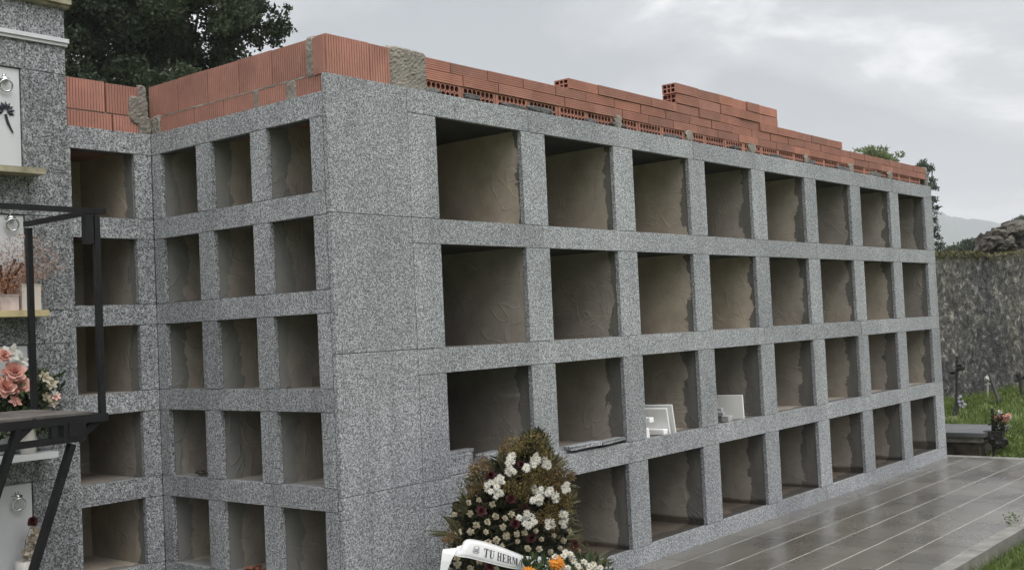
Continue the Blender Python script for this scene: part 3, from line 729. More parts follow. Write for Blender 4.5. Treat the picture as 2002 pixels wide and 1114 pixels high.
for i in range(64):                                         # loose sprigs breaking the outline
    y = random.uniform(250, 1050); a, b_ = outline(y); sd_ = random.choice((-1, 1)); x = (a if sd_ < 0 else b_)-sd_*40
    if y < 420: x = random.uniform(a, b_)
    L = random.uniform(50, 130); ang = random.uniform(-.2, 1.1) if y > 420 else random.uniform(.8, 2.2); ex, ey = x+sd_*L*math.cos(ang), y-L*math.sin(ang)
    V = []
    for k_ in range(26):
        t = k_/25; V.append(zz6(x+(ex-x)*t+random.gauss(0, 2+7*t), y+(ey-y)*t+random.gauss(0, 2+7*t), .08+random.gauss(0, .01)))
    wpart(quads_mesh('sprig', leaf_quads(np.array(V), .018, .006, .5), rng.random(26), [L_GOLD, L_WREATH, L_BROWN, L_PALM][i % 4]), 'sprig')
carn = [(468, 660), (538, 640), (627, 673), (410, 697), (478, 733), (652, 755), (713, 763), (755, 738), (372, 740), (595, 792), (523, 810), (699, 824), (583, 857), (481, 855), (397, 860), (722, 884), (794, 870), (845, 862), (921, 850), (655, 913), (797, 921), (340, 895), (958, 906), (1042, 880), (1107, 915), (1085, 965), (863, 968), (943, 972), (1020, 990), (693, 950), (600, 930), (1160, 975), (1170, 905), (1155, 880), (1205, 980), (390, 1030), (395, 1075), (540, 1055), (482, 1105), (655, 1105), (350, 910), (1145, 850)]
for i, (x, y) in enumerate(carn):
    mb = MB(); a, b_ = outline(y); u = max(-1, min(1, (x-(a+b_)/2)/((b_-a)/2))); dd = .10+.10*math.sqrt(max(0, 1-u*u)); c = zz6(x, y, dd)
    nr = (CAM-c).normalized()+Vector((random.uniform(-.3, .3), random.uniform(-.2, .2), random.uniform(-.1, .4)))
    carnation(mb, c, .0172*random.uniform(.85, 1.15), nr.normalized()); o = wpart(mb, 'carnation', P_CREAM)
for (x, y, rx, ry, n) in [(748, 375, 22, 40, 6), (750, 455, 22, 22, 4), (912, 378, 24, 38, 6), (995, 400, 22, 32, 5), (860, 430, 14, 18, 3), (668, 520, 30, 34, 6), (625, 560, 32, 40, 6), (660, 600, 30, 15, 4), (935, 580, 32, 24, 5), (930, 640, 36, 24, 6), (1050, 625, 20, 24, 4), (1010, 585, 24, 18, 4), (1120, 560, 20, 24, 4), (870, 775, 60, 40, 12), (1010, 812, 22, 28, 4), (1105, 775, 24, 38, 5)]:
    mb = MB()
    for i in range(n):
        a = 6.28*i/n+random.random(); rr = math.sqrt(random.uniform(.2, 1)); c = zz6(x+1.1*rx*rr*math.cos(a), y+1.1*ry*rr*math.sin(a), .17+random.uniform(0, .06))
        nr = ((CAM-c).normalized()+Vector((random.uniform(-.5, .5), random.uniform(-.3, .3), random.uniform(-.2, .6)))).normalized()
        daisy(mb, c, random.uniform(.016, .022), nr, 0, 1, 12)
    wpart(mb, 'daisy_cluster', [P_WHITE, P_YELLOW])
for (x, y) in [(825, 410), (750, 635), (845, 705), (555, 715), (615, 480), (610, 1085), (780, 800), (890, 900), (1180, 940)]:
    mb = MB(); c = zz6(x, y, .17); rose(mb, c, .026, ((CAM-c).normalized()+Vector((0, 0, .3))).normalized()); wpart(mb, 'dark_red_flower', P_RED)
# stand legs
st = MB()
for dx in (-.32, .32): st.tube([(.85+dx, -.30, 0), (.85+dx*.2, -.32, .9)], .011, 8)
st.tube([(.85, .0-.04, 0), (.85, -.30, .85)], .011, 8); wpart(st, 'easel', IRON)
# ribbon (built as a surface R(u, v))
def z7(x, y, dy): return wp(840+x/5.005, 1030+y/5.005, dy)
top_ = [(318, 175, .19), (335, 140, .215), (370, 122, .235), (420, 121, .245), (520, 140, .255), (610, 166, .26), (700, 195, .262), (800, 234, .26), (890, 270, .25), (960, 300, .235)]
bot_ = [(250, 275, .19), (290, 283, .215), (335, 291, .235), (390, 299, .245), (490, 325, .255), (590, 350, .26), (690, 376, .262), (800, 400, .26), (880, 410, .25), (960, 412, .235)]
def lerp(tab, u):
    f = u*(len(tab)-1); i = min(int(f), len(tab)-2); t = f-i
    p = [tab[max(i-1, 0)], tab[i], tab[i+1], tab[min(i+2, len(tab)-1)]]
    return [.5*((2*p[1][k])+(p[2][k]-p[0][k])*t+(2*p[0][k]-5*p[1][k]+4*p[2][k]-p[3][k])*t*t+(3*p[1][k]-p[0][k]-3*p[2][k]+p[3][k])*t**3) for k in range(3)]
def rib(u, v, off=0):
    a, b_ = lerp(top_, u), lerp(bot_, u); A, B = z7(*a), z7(*b_); p = B+(A-B)*v
    return p+TOC*(off+.006*math.sin(v*3.14))
rb = MB(); nu, nv = 36, 5
grid = [[rib(i/nu, j/nv) for j in range(nv+1)] for i in range(nu+1)]
rb.add([p for r_ in grid for p in r_], [(i*(nv+1)+j, (i+1)*(nv+1)+j, (i+1)*(nv+1)+j+1, i*(nv+1)+j+1) for i in range(nu) for j in range(nv)])
for e_ in (0, nv):                                            # stitched hems
    rb.tube([grid[i][e_]+TOC*.001 for i in range(nu+1)], .0016, 5)
ribbon = wpart(rb, 'ribbon', RIBBON, True)
sm = ribbon.modifiers.new('thick', 'SOLIDIFY'); sm.thickness = .0012
tl = MB()
def strip_(pts):
    n = len(pts); tl.add([p for q_ in pts for p in q_], [(2*i, 2*i+1, 2*i+3, 2*i+2) for i in range(n-1)])
strip_([(z7(322, 172, .188), z7(254, 277, .188)), (z7(268, 190, .175), z7(232, 262, .17)), (z7(205, 200, .19), z7(215, 275, .185)), (z7(150, 208, .20), z7(235, 240, .195))][:2])
strip_([(z7(130, 214, .185), z7(272, 200, .175)), (z7(122, 250, .195), z7(240, 268, .19)), (z7(112, 330, .20), z7(205, 335, .195)), (z7(100, 430, .20), z7(168, 430, .195)), (z7(85, 620, .19), z7(150, 620, .185)), (z7(70, 900, .17), z7(135, 900, .165))])
strip_([(z7(940, 283, .20), z7(965, 345, .20)), (z7(1040, 283, .205), z7(1060, 400, .205)), (z7(1110, 290, .20), z7(1130, 420, .2)), (z7(1200, 300, .17), z7(1200, 420, .17))])
t2 = wpart(tl, 'ribbon_tail', RIBBON); sm = t2.modifiers.new('thick', 'SOLIDIFY'); sm.thickness = .0012
# lettering, heavy and thin strokes with slab serifs
def box4(x0, y0, x1, y1): return [(x0, y0), (x1, y0), (x1, y1), (x0, y1)]
LET = {
 'T': [box4(.38, 0, .62, 1), box4(0, .93, 1, 1), box4(0, .70, .07, .93), box4(.93, .70, 1, .93), box4(.26, 0, .74, .05)],
 'U': [box4(.12, .25, .36, 1), box4(.78, .25, .86, 1), [(.12, .25), (.36, .25), (.45, .07), (.28, .03)], [(.28, .03), (.45, .07), (.62, .07), (.62, 0)], [(.62, 0), (.62, .07), (.78, .25), (.86, .25)], box4(0, .95, .48, 1), box4(.66, .95, 1, 1)],
 'H': [box4(.10, 0, .33, 1), box4(.67, 0, .90, 1), box4(.33, .48, .67, .54), box4(0, .95, .43, 1), box4(.57, .95, 1, 1), box4(0, 0, .43, .05), box4(.57, 0, 1, .05)],
 'E': [box4(.12, 0, .38, 1), box4(0, .94, .95, 1), box4(0, 0, 1, .06), box4(.38, .48, .66, .54), box4(.62, .38, .68, .66), box4(.88, .72, .95, .94), box4(.93, .06, 1, .30)],
 'R': [box4(.10, 0, .34, 1), box4(0, .94, .60, 1), box4(0, 0, .44, .05), box4(.34, .48, .60, .54), box4(.60, .54, .84, .92), [(.60, .92), (.84, .92), (.60, 1), (.55, 1)], [(.55, .48), (.60, .48), (.84, .54), (.60, .54)], [(.48, .48), (.70, .48), (.98, .0), (.74, 0)]],
 'M': [box4(.08, 0, .15, 1), box4(.72, 0, .94, 1), [(.15, 1), (.34, 1), (.56, .12), (.46, .0)], [(.46, 0), (.54, .16), (.72, 1), (.66, 1)], box4(0, 0, .24, .05), box4(.64, 0, 1, .05), box4(0, .95, .15, 1)],
 'A': [[(.06, 0), (.14, 0), (.50, .9), (.44, 1)], [(.44, 1), (.60, 1), (.94, 0), (.70, 0)], box4(.26, .30, .70, .36), box4(-.04, 0, .26, .05), box4(.58, 0, 1.04, .05)]}
tx = MB()
def xy_to_uv(x):                       # ribbon parameter for a zoom x on the lettering's mid line
    lo, hi = 0, 1
    for _ in range(30):
        mdl = (lo+hi)/2; xm = (lerp(top_, mdl)[0]+lerp(bot_, mdl)[0])/2
        if xm < x: lo = mdl
        else: hi = mdl
    return lo
for ch, xa, xb in [('T', 532, 582), ('U', 588, 636), ('H', 662, 706), ('E', 712, 752), ('R', 758, 803), ('M', 808, 862), ('A', 868, 914)]:
    for poly in LET[ch]:
        pts = [rib(xy_to_uv(xa+(xb-xa)*x), .25+.44*y, .0026) for x, y in poly]
        tx.quad(*pts)
        tx.quad(*[p-TOC*.001 for p in pts])
lt = tx.build('lettering', INK, ribbon)
em = MB()
def ruv(x, v): return rib(xy_to_uv(x), v, .0026)
for i in range(7):
    a = math.pi*i/6; c0 = ruv(458+16*math.cos(a), .52+.02+.13*math.sin(a)); c1 = ruv(458+30*math.cos(a), .52+.02+.22*math.sin(a)); s = Vector((0, 0, .0016))
    em.quad(c0-s, c1-s*1.6, c1+s*1.6, c0+s)
em.quad(ruv(444, .48), ruv(472, .48), ruv(472, .55), ruv(444, .55)); em.quad(ruv(426, .40), ruv(490, .40), ruv(490, .45), ruv(426, .45)); em.quad(ruv(432, .32), ruv(486, .32), ruv(486, .345), ruv(432, .345))
em.build('emblem', INKGREY, ribbon)
lf = []
for bx_, by_, tx_, ty_, w_ in [(945, 420, 925, 238, 26), (955, 400, 978, 290, 22), (950, 410, 895, 285, 16), (1000, 420, 1025, 325, 26), (1040, 425, 1010, 350, 20), (1000, 430, 1060, 345, 18)]:
    a, b_ = z7(bx_, by_, .285), z7(tx_, ty_, .30); s = (z7(bx_+w_, by_, .285)-a)
    md = a+(b_-a)*.5+TOC*.012; lf.append([a, md+s, b_, md-s])
wpart(quads_mesh('broad_leaf', np.array([[list(p) for p in q_] for q_ in lf]), rng.random(len(lf))*.4, L_LEAF), 'broad_leaf')

# ------------------------------------------------------------------ low bouquet beside the wreath
bq = empty('flower_bouquet', (1.25, -.72, 0), 'low bouquet with an orange gerbera and white daisies at the foot of the wreath', 'bouquet')
def bpt(x, y, dy=0): return atY(840+x/5.005, 1030+y/5.005, -.72-dy)
def bpart(o): o.location = -Vector(bq.location); return o
P = []
while len(P) < 2600:
    x = random.uniform(960, 1800); y = random.uniform(260, 1400)
    lim = 300+max(0, (x-1650)*.9)+max(0, (1050-x)*.5)
    if y < lim+random.uniform(-20, 40): continue
    P.append(bpt(x, y, random.uniform(-.12, .10)))
P = np.array(P)
bpart(link('bouquet_foliage', quads_mesh('bouquet_foliage', leaf_quads(P, rng.uniform(.03, .07, len(P)), rng.uniform(.008, .02, len(P)), .9), rng.random(len(P)), L_LEAF), bq))
V = []
for i in range(26):
    a = bpt(random.uniform(1450, 1650), random.uniform(360, 450), .02); b_ = bpt(random.uniform(1520, 1830), random.uniform(215, 400), random.uniform(0, .1)); s = (b_-a).cross(TOC).normalized()*(.004 if i % 2 else .013)
    md = a+(b_-a)*.55; V.append([a, md+s, b_, md-s])
bpart(link('bouquet_leaf', quads_mesh('bouquet_leaf', np.array([[list(p) for p in q_] for q_ in V]), rng.random(len(V)), L_PALM), bq))
mb = MB(); c = bpt(1245, 345, .13); nr = ((CAM-c).normalized()+Vector((0, 0, .8))).normalized()
for k_, (el, l, n) in enumerate(((-.35, 1, 20), (0, .95, 18), (.25, .85, 16), (.55, .6, 12))): petal_ring(mb, c+nr*.003*k_, n, .041*l, .012, el, nr, random.random()*6, 0, .05)
bpart(mb.build('gerbera', P_ORANGE, bq))
mb = MB(); c = bpt(975, 452, .13); petal_ring(mb, c, 18, .04, .012, .1, nr); petal_ring(mb, c, 14, .032, .012, .5, nr); bpart(mb.build('gerbera', P_ORANGE, bq))
for (x, y) in [(1330, 245), (1370, 265), (1390, 290), (1310, 280), (1230, 290), (1510, 340), (1540, 375), (1600, 365), (1560, 400), (1620, 390), (1450, 380), (1480, 415), (1410, 330), (1590, 420), (1670, 400), (1300, 420), (1350, 400)]:
    mb = MB(); c = bpt(x, y, .12+random.uniform(0, .03)); nr2 = ((CAM-c).normalized()+Vector((random.uniform(-.5, .5), 0, random.uniform(.1, .9)))).normalized()
    petal_ring(mb, c, 11, .019, .0065, .25, nr2, random.random()*6); petal_ring(mb, c, 8, .018, .007, .6, nr2, random.random()*6); mb.lump(c+nr2*.004, (.005,)*3, 1, 1, .5, 5, .1)
    bpart(mb.build('white_daisy', [P_WHITE, P_YELLOW], bq))

# ------------------------------------------------------------------ loose stone pieces in the niches
def thing_box(name, dims, loc, rot, mat, label, cat, group=None, chip=0.0, seed=0):
    """slab with slightly irregular corners and a chamfered rim"""
    rs = random.Random(seed); a, b_, c = [d/2 for d in dims]; e = min(a, b_, c)*.22; q = MB(); vs = []
    def J(): return rs.uniform(-chip, chip)
    base = []
    for zs, ins in ((-c, e), (-c+e, 0), (c-e, 0), (c, e)):
        for sx_, sy_ in ((-1, -1), (1, -1), (1, 1), (-1, 1)):
            base.append((sx_*(a-ins)+J(), sy_*(b_-ins)+J(), zs))
    fs = [(3, 2, 1, 0), (12, 13, 14, 15)]
    for l in range(3):
        for i in range(4): fs.append((l*4+i, l*4+(i+1) % 4, (l+1)*4+(i+1) % 4, (l+1)*4+i))
    q.add(base, fs, 0, rs.random()); o = q.build(name, mat, None, False, loc); o.rotation_euler = rot
    return tag(o, label, cat, group)
G1 = 'white marble pieces left in the niches'; G2 = 'granite offcuts left in the niches'
z3 = ZT[2]-H-.006+.0005
# third opening: leaning slab and blocks
def lean_slab(c0, name, w_, h_, th, loc, rx, rz, label, raised=True):
    e = empty(name, loc, label, 'marble slab', G1); e.rotation_euler = (rx, 0, rz)
    q = MB(); q.box(-w_/2, w_/2, -th/2, th/2, 0, h_, 0); q.box(-w_/2+.0, w_/2-.0, -th/2-.008, -th/2-.0005, h_-.035, h_-.004, 0); q.build('panel', MARBLE, e)
    q = MB(); q.box(w_/2-.055, w_/2-.012, -th/2-.022, -th/2-.0005, .012, h_-.055, 0); q.build('edge_strip', MARBLE, e); return e
def deep_slab(px_, py_, L_, h_, th, lean, lb, back=0.0):
    c = atZ(px_, py_, z3); e = empty('marble_slab', (c.x+back, max(c.y, .033), z3+.001), lb, 'marble slab', G1); e.rotation_euler = (0, lean, R(90+9))
    q = MB(); q.box(0, L_, -th/2, th/2, 0, h_); q.build('panel', MARBLE_NEW, e)
    return e
deep_slab(1314, 848, .60, .185, .020, 0, 'foremost white marble slab leaning lengthwise in the third opening, second row up').rotation_euler = (R(-13), 0, R(99))
deep_slab(1320, 846, .62, .205, .014, 0, 'thin taller white marble slab behind the foremost one in the third opening', .012).rotation_euler = (R(-13), 0, R(98))
def deep_block(xl_, xr_, yt_, yb_, L_, lb, seed, zoff=0):
    a, b_ = atY(xl_, yb_, .034), atY(xr_, yt_, .034); w_ = b_.x-a.x; h_ = b_.z-a.z if zoff else max(.02, b_.z-z3)
    thing_box('marble_offcut', (w_, L_, h_), ((a.x+b_.x)/2, .034+L_/2, (z3+h_/2+.0005) if not zoff else (a.z+b_.z)/2), (0, 0, R(3)), MARBLE_NEW, lb, 'marble offcut', G1, .0015, seed)
deep_block(1296, 1304, 838, 850, .32, 'white marble bar lying lengthwise before the slabs in the third opening', 1)
deep_block(1264, 1269, 836, 854, .10, 'small upright white marble piece at the left jamb of the third opening', 2)
thing_box('marble_offcut', (.055, .10, .036), (atY(1268, 832, .06).x, .084, z3+.118), (0, 0, R(3)), MARBLE_NEW, 'white marble chunk balanced atop the small upright piece in the third opening', 'marble offcut', G1, .002, 3)
# fourth opening
deep_slab(1455, 818, .55, .185, .022, 0, 'white marble slab leaning lengthwise behind grey offcuts in the fourth opening, second row up').rotation_euler = (R(-4), 0, R(99))
GREYSTONE = simple('grey_marble', (.36, .36, .37), .5, .3, 25)
gx0 = atY(1420, 820, .06).x
g4 = [((.085, .05, .05), (gx0+.02, .062, 0), 4, 'pale stone block lying foremost on the ledge of the fourth opening'), ((.05, .30, .04), (gx0+.055, .26, 0), 6, 'grey stone bar lying lengthwise behind the foremost block in the fourth opening'),
      ((.04, .34, .035), (gx0+.03, .27, .0405), 5, 'second grey stone bar stacked upon another in the fourth opening'), ((.045, .30, .028), (gx0+.05, .28, .076), 8, 'grey stone bar on top of the pile in the fourth opening')]
for i, (dm, lc, rz, lb) in enumerate(g4): thing_box('stone_offcut', dm, (lc[0], lc[1], z3+dm[2]/2+lc[2]+.0003), (0, 0, R(rz)), GREYSTONE, lb, 'stone offcut', G1, .003, 10+i)
# first opening: pile of granite strips ; second: two broken slabs
g1 = [((.30, .09, .030), (.955, .105, 0), 3, 'low granite strip lying foremost at the left of the first opening'), ((.34, .07, .085), (1.02, .235, 0), 1, 'thick granite offcut standing at the back of the first opening'),
      ((.20, .08, .075), (1.29, .16, 0), 10, 'lighter granite block beside the golden sprays in the first opening'), ((.36, .06, .02), (1.03, .235, .0855), 2, 'thin granite strip lying on top of the thick offcut in the first opening')]
for i, (dm, lc, rz, lb) in enumerate(g1): thing_box('granite_offcut', dm, (lc[0], lc[1], z3+dm[2]/2+lc[2]+.0003), (0, 0, R(rz)), G_NEW, lb, 'granite offcut', G2, .003, 20+i)
g1 = [((.62, .16, .022), (2.10, .13, 0), 3, 'broken granite slab lying along the floor of the second opening'), ((.30, .06, .026), (2.02, .018, .0225), -2, 'granite strip resting on the front ledge of the second opening'), ((.30, .08, .02), (2.33, .03, .0225), 6, 'rough edged granite piece overhanging the ledge of the second opening')]
for i, (dm, lc, rz, lb) in enumerate(g1): thing_box('granite_offcut', dm, (lc[0], lc[1], z3+dm[2]/2+lc[2]+.0003), (0, 0, R(rz)), G_NEW, lb, 'granite offcut', G2, .006, 30+i)
# debris in small niches
mb = MB()
for i in range(26): mb.lump((.10+random.gauss(0, .025), 1.21+random.gauss(0, .04), ZS[3]-HS+.004+abs(random.gauss(0, .007))), (.014, .016, .005), i, 0, tn(), 5, .5)
tag(mb.build('dry_leaf_debris', BARK), 'small heap of dry brown leaves in the small niche by the inner corner', 'debris')
mb = MB()
for i in range(8): mb.lump((.07+random.uniform(0, .08), .82+random.uniform(-.09, .09), ZS[4]-HS+.006), (.014, .02, .008), i+40, 0, tn(), 6, .5)
tag(mb.build('brick_rubble', TERRA_DARK), 'bits of red brick rubble in the bottom small niche of the middle column', 'rubble')

# ------------------------------------------------------------------ flowers on the old sills
def pot(e, x, y, z, r, h, mat, square=True, name='pot'):
    q = MB()
    if square: q.box(-r, r, -r, r, 0, h); q.box(-r-.003, r+.003, -r-.003, r+.003, h, h+.006)
    else: q.lathe((0, 0, 0), [(0, 0), (r*.75, 0), (r, h*.5), (r*.92, h), (r*.8, h), (r*.7, h*.6), (0, h*.6)])
    return q.build(name, mat, e, not square)
zs2 = PL[1][1]-.002; yS = YO-.065
e = empty('dried_flower_pot', (-.955, yS, zs2), 'rust orange dried flowers in a pink white square pot on the yellow sill', 'flower pot')
pot(e, 0, 0, 0, .045, .075, simple('pale_pot', (.50, .40, .37), .6, .35, 14))
n = 900; P = np.array([(random.gauss(.02, .05), random.gauss(0, .03), .08+abs(random.gauss(.06, .05))) for _ in range(n)])
link('dried_sprays', quads_mesh('dried_sprays', leaf_quads(P, rng.uniform(.012, .03, n), .006, .8), rng.random(n), P_DRYOR), e)
q = MB()
for dx, dz, tx2 in ((0, .26, .05), (.03, .24, .09), (-.03, .23, -.03)): q.tube([(0, 0, .06), (dx*.6, 0, .15), (tx2, -.01, dz)], [.003, .008, .009], 6, 0)
q.build('seed_head', simple('seed_brown', (.07, .03, .025), .9, .3, 30), e)
e = empty('dried_flower_pot', (-.845, yS, zs2), 'beige pink dried flowers in a tall cream square pot on the yellow sill', 'flower pot')
pot(e, 0, 0, 0, .050, .125, simple('cream_pot', (.56, .50, .45), .5, .1, 9))
n = 1100; P = []
for i in range(n):
    a = random.uniform(-1, 1.2); l = random.uniform(.05, .30); P.append((math.sin(a)*l*.75+random.gauss(0, .012), random.gauss(0, .03), .12+math.cos(a)*l*.9))
P = np.array(P); link('dried_sprays', quads_mesh('dried_sprays', leaf_quads(P, rng.uniform(.010, .028, n), .005, .7), rng.random(n), P_DRYBE), e)
# pink bouquet before the third plaque
zs3 = PL[2][1]-.002
e = empty('flower_bouquet', (-.865, YO-.07, zs3), 'pink and white roses with green leaves before the third marble plaque', 'bouquet')
q = MB(); q.lathe((0, 0, 0), [(0, 0), (.035, 0), (.045, .06), (.04, .13), (.05, .15), (.042, .15), (.03, .1), (0, .1)]); q.build('vase', WHITEP, e, True)
n = 900; P = np.array([(random.gauss(-.02, .10), random.gauss(0, .035), random.uniform(.10, .40)) for _ in range(n)])
P[:, 0] = np.clip(P[:, 0], -.25, .17)
link('leaves', quads_mesh('leaves', leaf_quads(P, rng.uniform(.03, .06, n), .022, .3), rng.random(n), L_LEAF), e)
EL = e.location
def sp3(px_, py_, dy): p = atY(px_, py_, YO-.10-dy); return p-EL
for (x, y, r_, kind) in [(28, 728, .058, 'p'), (10, 757, .058, 'p'), (42, 752, .05, 'p'), (30, 783, .035, 'o'), (22, 690, .05, 'w'), (40, 705, .04, 'w'), (8, 695, .035, 'p'), (55, 758, .045, 'w'), (88, 738, .04, 'y'), (100, 750, .035, 'y'), (90, 778, .03, 'y'), (108, 775, .03, 'o'), (104, 786, .03, 'y'), (62, 775, .02, 'w'), (107, 768, .02, 'w')]:
    mb = MB(); c = sp3(x, y, .03); nr = Vector((random.uniform(-.5, .2), -1, random.uniform(.0, .6))).normalized()
    if kind == 'p': rose(mb, c, r_, nr)
    else: petal_ring(mb, c, 6, r_, r_*.6, .25, nr, random.random()*6); petal_ring(mb, c, 4, r_*.6, r_*.4, .8, nr)
    mb.build({'p': 'rose', 'w': 'lily', 'y': 'cream_flower', 'o': 'coral_flower'}[kind], {'p': P_PINK, 'w': P_WHITE, 'y': P_CREAM, 'o': P_PINK}[kind], e)
# crystal flower before the third plaque
e = empty('glass_ornament', tuple(atY(50, 855, YO-.03)), 'small clear glass flower ornament against the third marble plaque', 'ornament')
mb = MB(); petal_ring(mb, (0, 0, 0), 6, .03, .02, .2, (0, -1, .2)); petal_ring(mb, (0, 0, .03), 5, .02, .014, .5, (0, -1, .2)); mb.build('petal', P_WHITE, e)
mb = MB(); mb.box(-.022, .022, 0, .02, -.045, -.02); mb.build('base', WHITEP, e)
# vase at the bottom plaque
zs4 = PL[3][1]-.002; c = atY(46, 1114, YO-.065)
e = empty('flower_vase', (c.x, YO-.065, zs4), 'white vase with a dark red bloom and dry eucalyptus by the lowest plaque', 'vase')
hz = c.z+.045-zs4
q = MB(); q.lathe((0, 0, 0), [(0, 0), (.038, 0), (.040, hz), (.034, hz), (.03, hz-.05), (0, hz-.05)], 16); q.build('vase_body', WHITEP, e, True)
q = MB(); tip = atY(62, 1020, YO-.065)-e.location; q.tube([(0, 0, hz-.03), (.01, -.01, hz+.1), tuple(tip)], .002, 5); q.build('stem', BARK, e)
mb = MB(); carnation(mb, tip, .032, (.1, -1, .5)); carnation(mb, tip, .028, (-.3, -1, .9)); mb.build('bloom', P_RED, e)
mb = MB()
for (x, y) in [(65, 1035), (75, 1042), (62, 1050), (72, 1055), (58, 1065), (68, 1068), (50, 1078), (60, 1080), (70, 1075), (47, 1090), (58, 1092), (55, 1055), (80, 1040)]:
    c = atY(x, y, YO-.07+random.uniform(-.02, .02))-e.location; petal_ring(mb, c, 3, .024, .03, .3, (random.uniform(-.5, .5), -1, random.uniform(-.2, .6)), random.random()*6)
mb.build('eucalyptus_leaf', leafmat('dry_eucalyptus', (.22, .18, .13), (.42, .36, .28), .1), e)

# ------------------------------------------------------------------ paving
def wetpave():
    mt, nt, b = new_mat('wet_paving'); p = worldpos(nt)
    c = mix(nt, (.068, .061, .049), (.13, .118, .098), ramp(nt, noise(nt, p, 1.3, 5, .6), [(.3, 0.0), (.7, 1.0)]))
    c = mix(nt, c, ramp(nt, noise(nt, p, 55, 3, .6), [(.35, .6), (.65, 1.35)]), .6, 'MULTIPLY')
    c = mix(nt, c, ramp(nt, attr(nt, 'tone'), [(0, .82), (1, 1.2)]), 1.0, 'MULTIPLY')
    wv = noise(nt, mapping(nt, p, (.5, 1, 1)), .9, 4, .55)
    fine = noise(nt, p, 38, 3, .6)
    rgh = mth(nt, 'ADD', ramp(nt, wv, [(.38, .12), (.62, .30)]), mth(nt, 'MULTIPLY', fine, .16))
    nt.links.new(rgh, b.inputs['Roughness']); setc(nt, b, c); b.inputs['Specular IOR Level'].default_value = .5; b.inputs['Coat Weight'].default_value = 1.0; b.inputs['Coat IOR'].default_value = 1.55
    nt.links.new(ramp(nt, noise(nt, mapping(nt, p, (.6, 1, 1)), 1.7, 5, .6), [(.35, .20), (.65, .42)]), b.inputs['Coat Roughness'])
    bump(nt, b, mth(nt, 'ADD', mth(nt, 'MULTIPLY', noise(nt, p, 62, 2, .5), 1.0), noise(nt, p, 9, 3)), .22, .006); return mt
WETPAVE = wetpave(); GROUT = simple('grout', (.36, .35, .32), .6, .15, 20)
KERB = simple('kerb_stone', (.17, .165, .15), .6, .35, 7, .4, 40)
pv = MB()
ys = [0.0-.0, -.2, -.495, -.79, -1.08, -1.372, -1.664]
gx = .0042; gy = .0014
xs = [4.34+.3015*i for i in range(-32, 15)]
xs = [x for x in xs if x < 8.56]+[8.60]
allys = [1.53, 1.18, .88, .58, .28]+ys
for r_ in range(len(allys)-1):
    y1, y0 = allys[r_], allys[r_+1]
    for a, b_ in zip(xs[:-1], xs[1:]):
        if a >= -.02 and y1 > .0: continue
        dz = random.uniform(0, .0016)
        pv.box(a+gy, b_-gy, y0+gx, y1-gx*(1 if y1 != 0 else 0), -.03, 0+dz, 0, tn())
o = pv.build('pavement', WETPAVE); tag(o, 'wet dark stone paving slabs in front of the niches', 'pavement', kind='structure')
gr = MB(); gr.box(-6.5, 8.6, -1.664, 1.53, -.06, -.0004); o = gr.build('paving_grout', GROUT); tag(o, 'pale grout lines between the paving slabs', 'grout', kind='structure')
kb = MB()
for i in range(16):
    a = -6.5+i*.95; kb.box(a+.002, a+.948, -1.775, -1.667, -.12, .002+random.uniform(-.002, .002), 0, tn())
for i in range(6):
    a = 1.4-i*.60; kb.box(8.602, 8.76, a-.598, a, -.12, .003+random.uniform(-.002, .002), 0, tn())
o = kb.build('kerb', KERB); tag(o, 'pale stone kerb round the paving', 'kerb', kind='structure')

# ------------------------------------------------------------------ ground, grass
def gh(x, y):
    """height of the ground: slightly lower lawn, rising to a bank at the old wall"""
    d = (x-16.5)*.64+(y-2.7)*.77          # distance past the wall line
    h = -.06+.02*math.sin(x*1.3+y*.7)+.02*math.sin(y*2.1-x*.5)
    if x > 9 and d > -6: h += .0+.16*max(0, min(1, (d+5)/5))*(1 if y < 1.9 else .35)
    return h
gm = MB(); nx, ny = 90, 70
gxv = [-6000, -1500, -300, -80, -30]+[-12+i*.6 for i in range(70)]+[45, 80, 200, 600, 1500, 6000]
gyv = [-6000, -1500, -300, -80, -30]+[-8+i*.5 for i in range(50)]+[25, 45, 90, 300, 900, 2500, 6000]
vs = []
for y in gyv:
    for x in gxv: vs.append((x, y, gh(x, y) if abs(x) < 50 and abs(y) < 50 else -.06))
W_ = len(gxv); gm.add(vs, [(j*W_+i, j*W_+i+1, (j+1)*W_+i+1, (j+1)*W_+i) for j in range(len(gyv)-1) for i in range(W_-1)])
mt, nt, b = new_mat('ground'); p = worldpos(nt)
c = mix(nt, (.055, .085, .018), (.11, .15, .035), ramp(nt, noise(nt, p, 1.7, 6, .65), [(.35, 0.0), (.65, 1.0)]))
c = mix(nt, c, (.075, .055, .035), ramp(nt, noise(nt, p, .8, 5, .65), [(.55, 0.0), (.66, .8)])); setc(nt, b, c); b.inputs['Roughness'].default_value = .95
bump(nt, b, noise(nt, p, 25, 4), .8, .03)
# the paving stands in an opening of the ground sheet: lower the sheet below it
for i, (x, y, z) in enumerate(gm.v):
    if -7 < x < 8.9 and -1.84 < y < 3.2: gm.v[i] = (x, y, -.14)
tag(gm.build('ground', mt, None, True), 'grassy cemetery ground', 'ground', kind='structure')
def grass_patch(n, fn, hmin, hmax, wd):
    B = np.array([fn() for _ in range(n)]); d = rng.normal(size=(n, 3))*np.array([.35, .35, .0]); d[:, 2] = 1; h = rng.uniform(hmin, hmax, n)[:, None]
    s = rng.normal(size=(n, 3))*np.array([1, 1, 0]); s /= np.linalg.norm(s, axis=1)[:, None]; s *= wd
    bend = rng.normal(size=(n, 3))*.35*np.array([1, 1, 0])
    m1 = B+d*h*.55; t = B+d*h+bend*h
    return np.stack([B-s, B+s, m1+s*.8, m1-s*.8], 1), np.stack([m1-s*.8, m1+s*.8, t+s*.1, t-s*.1], 1)
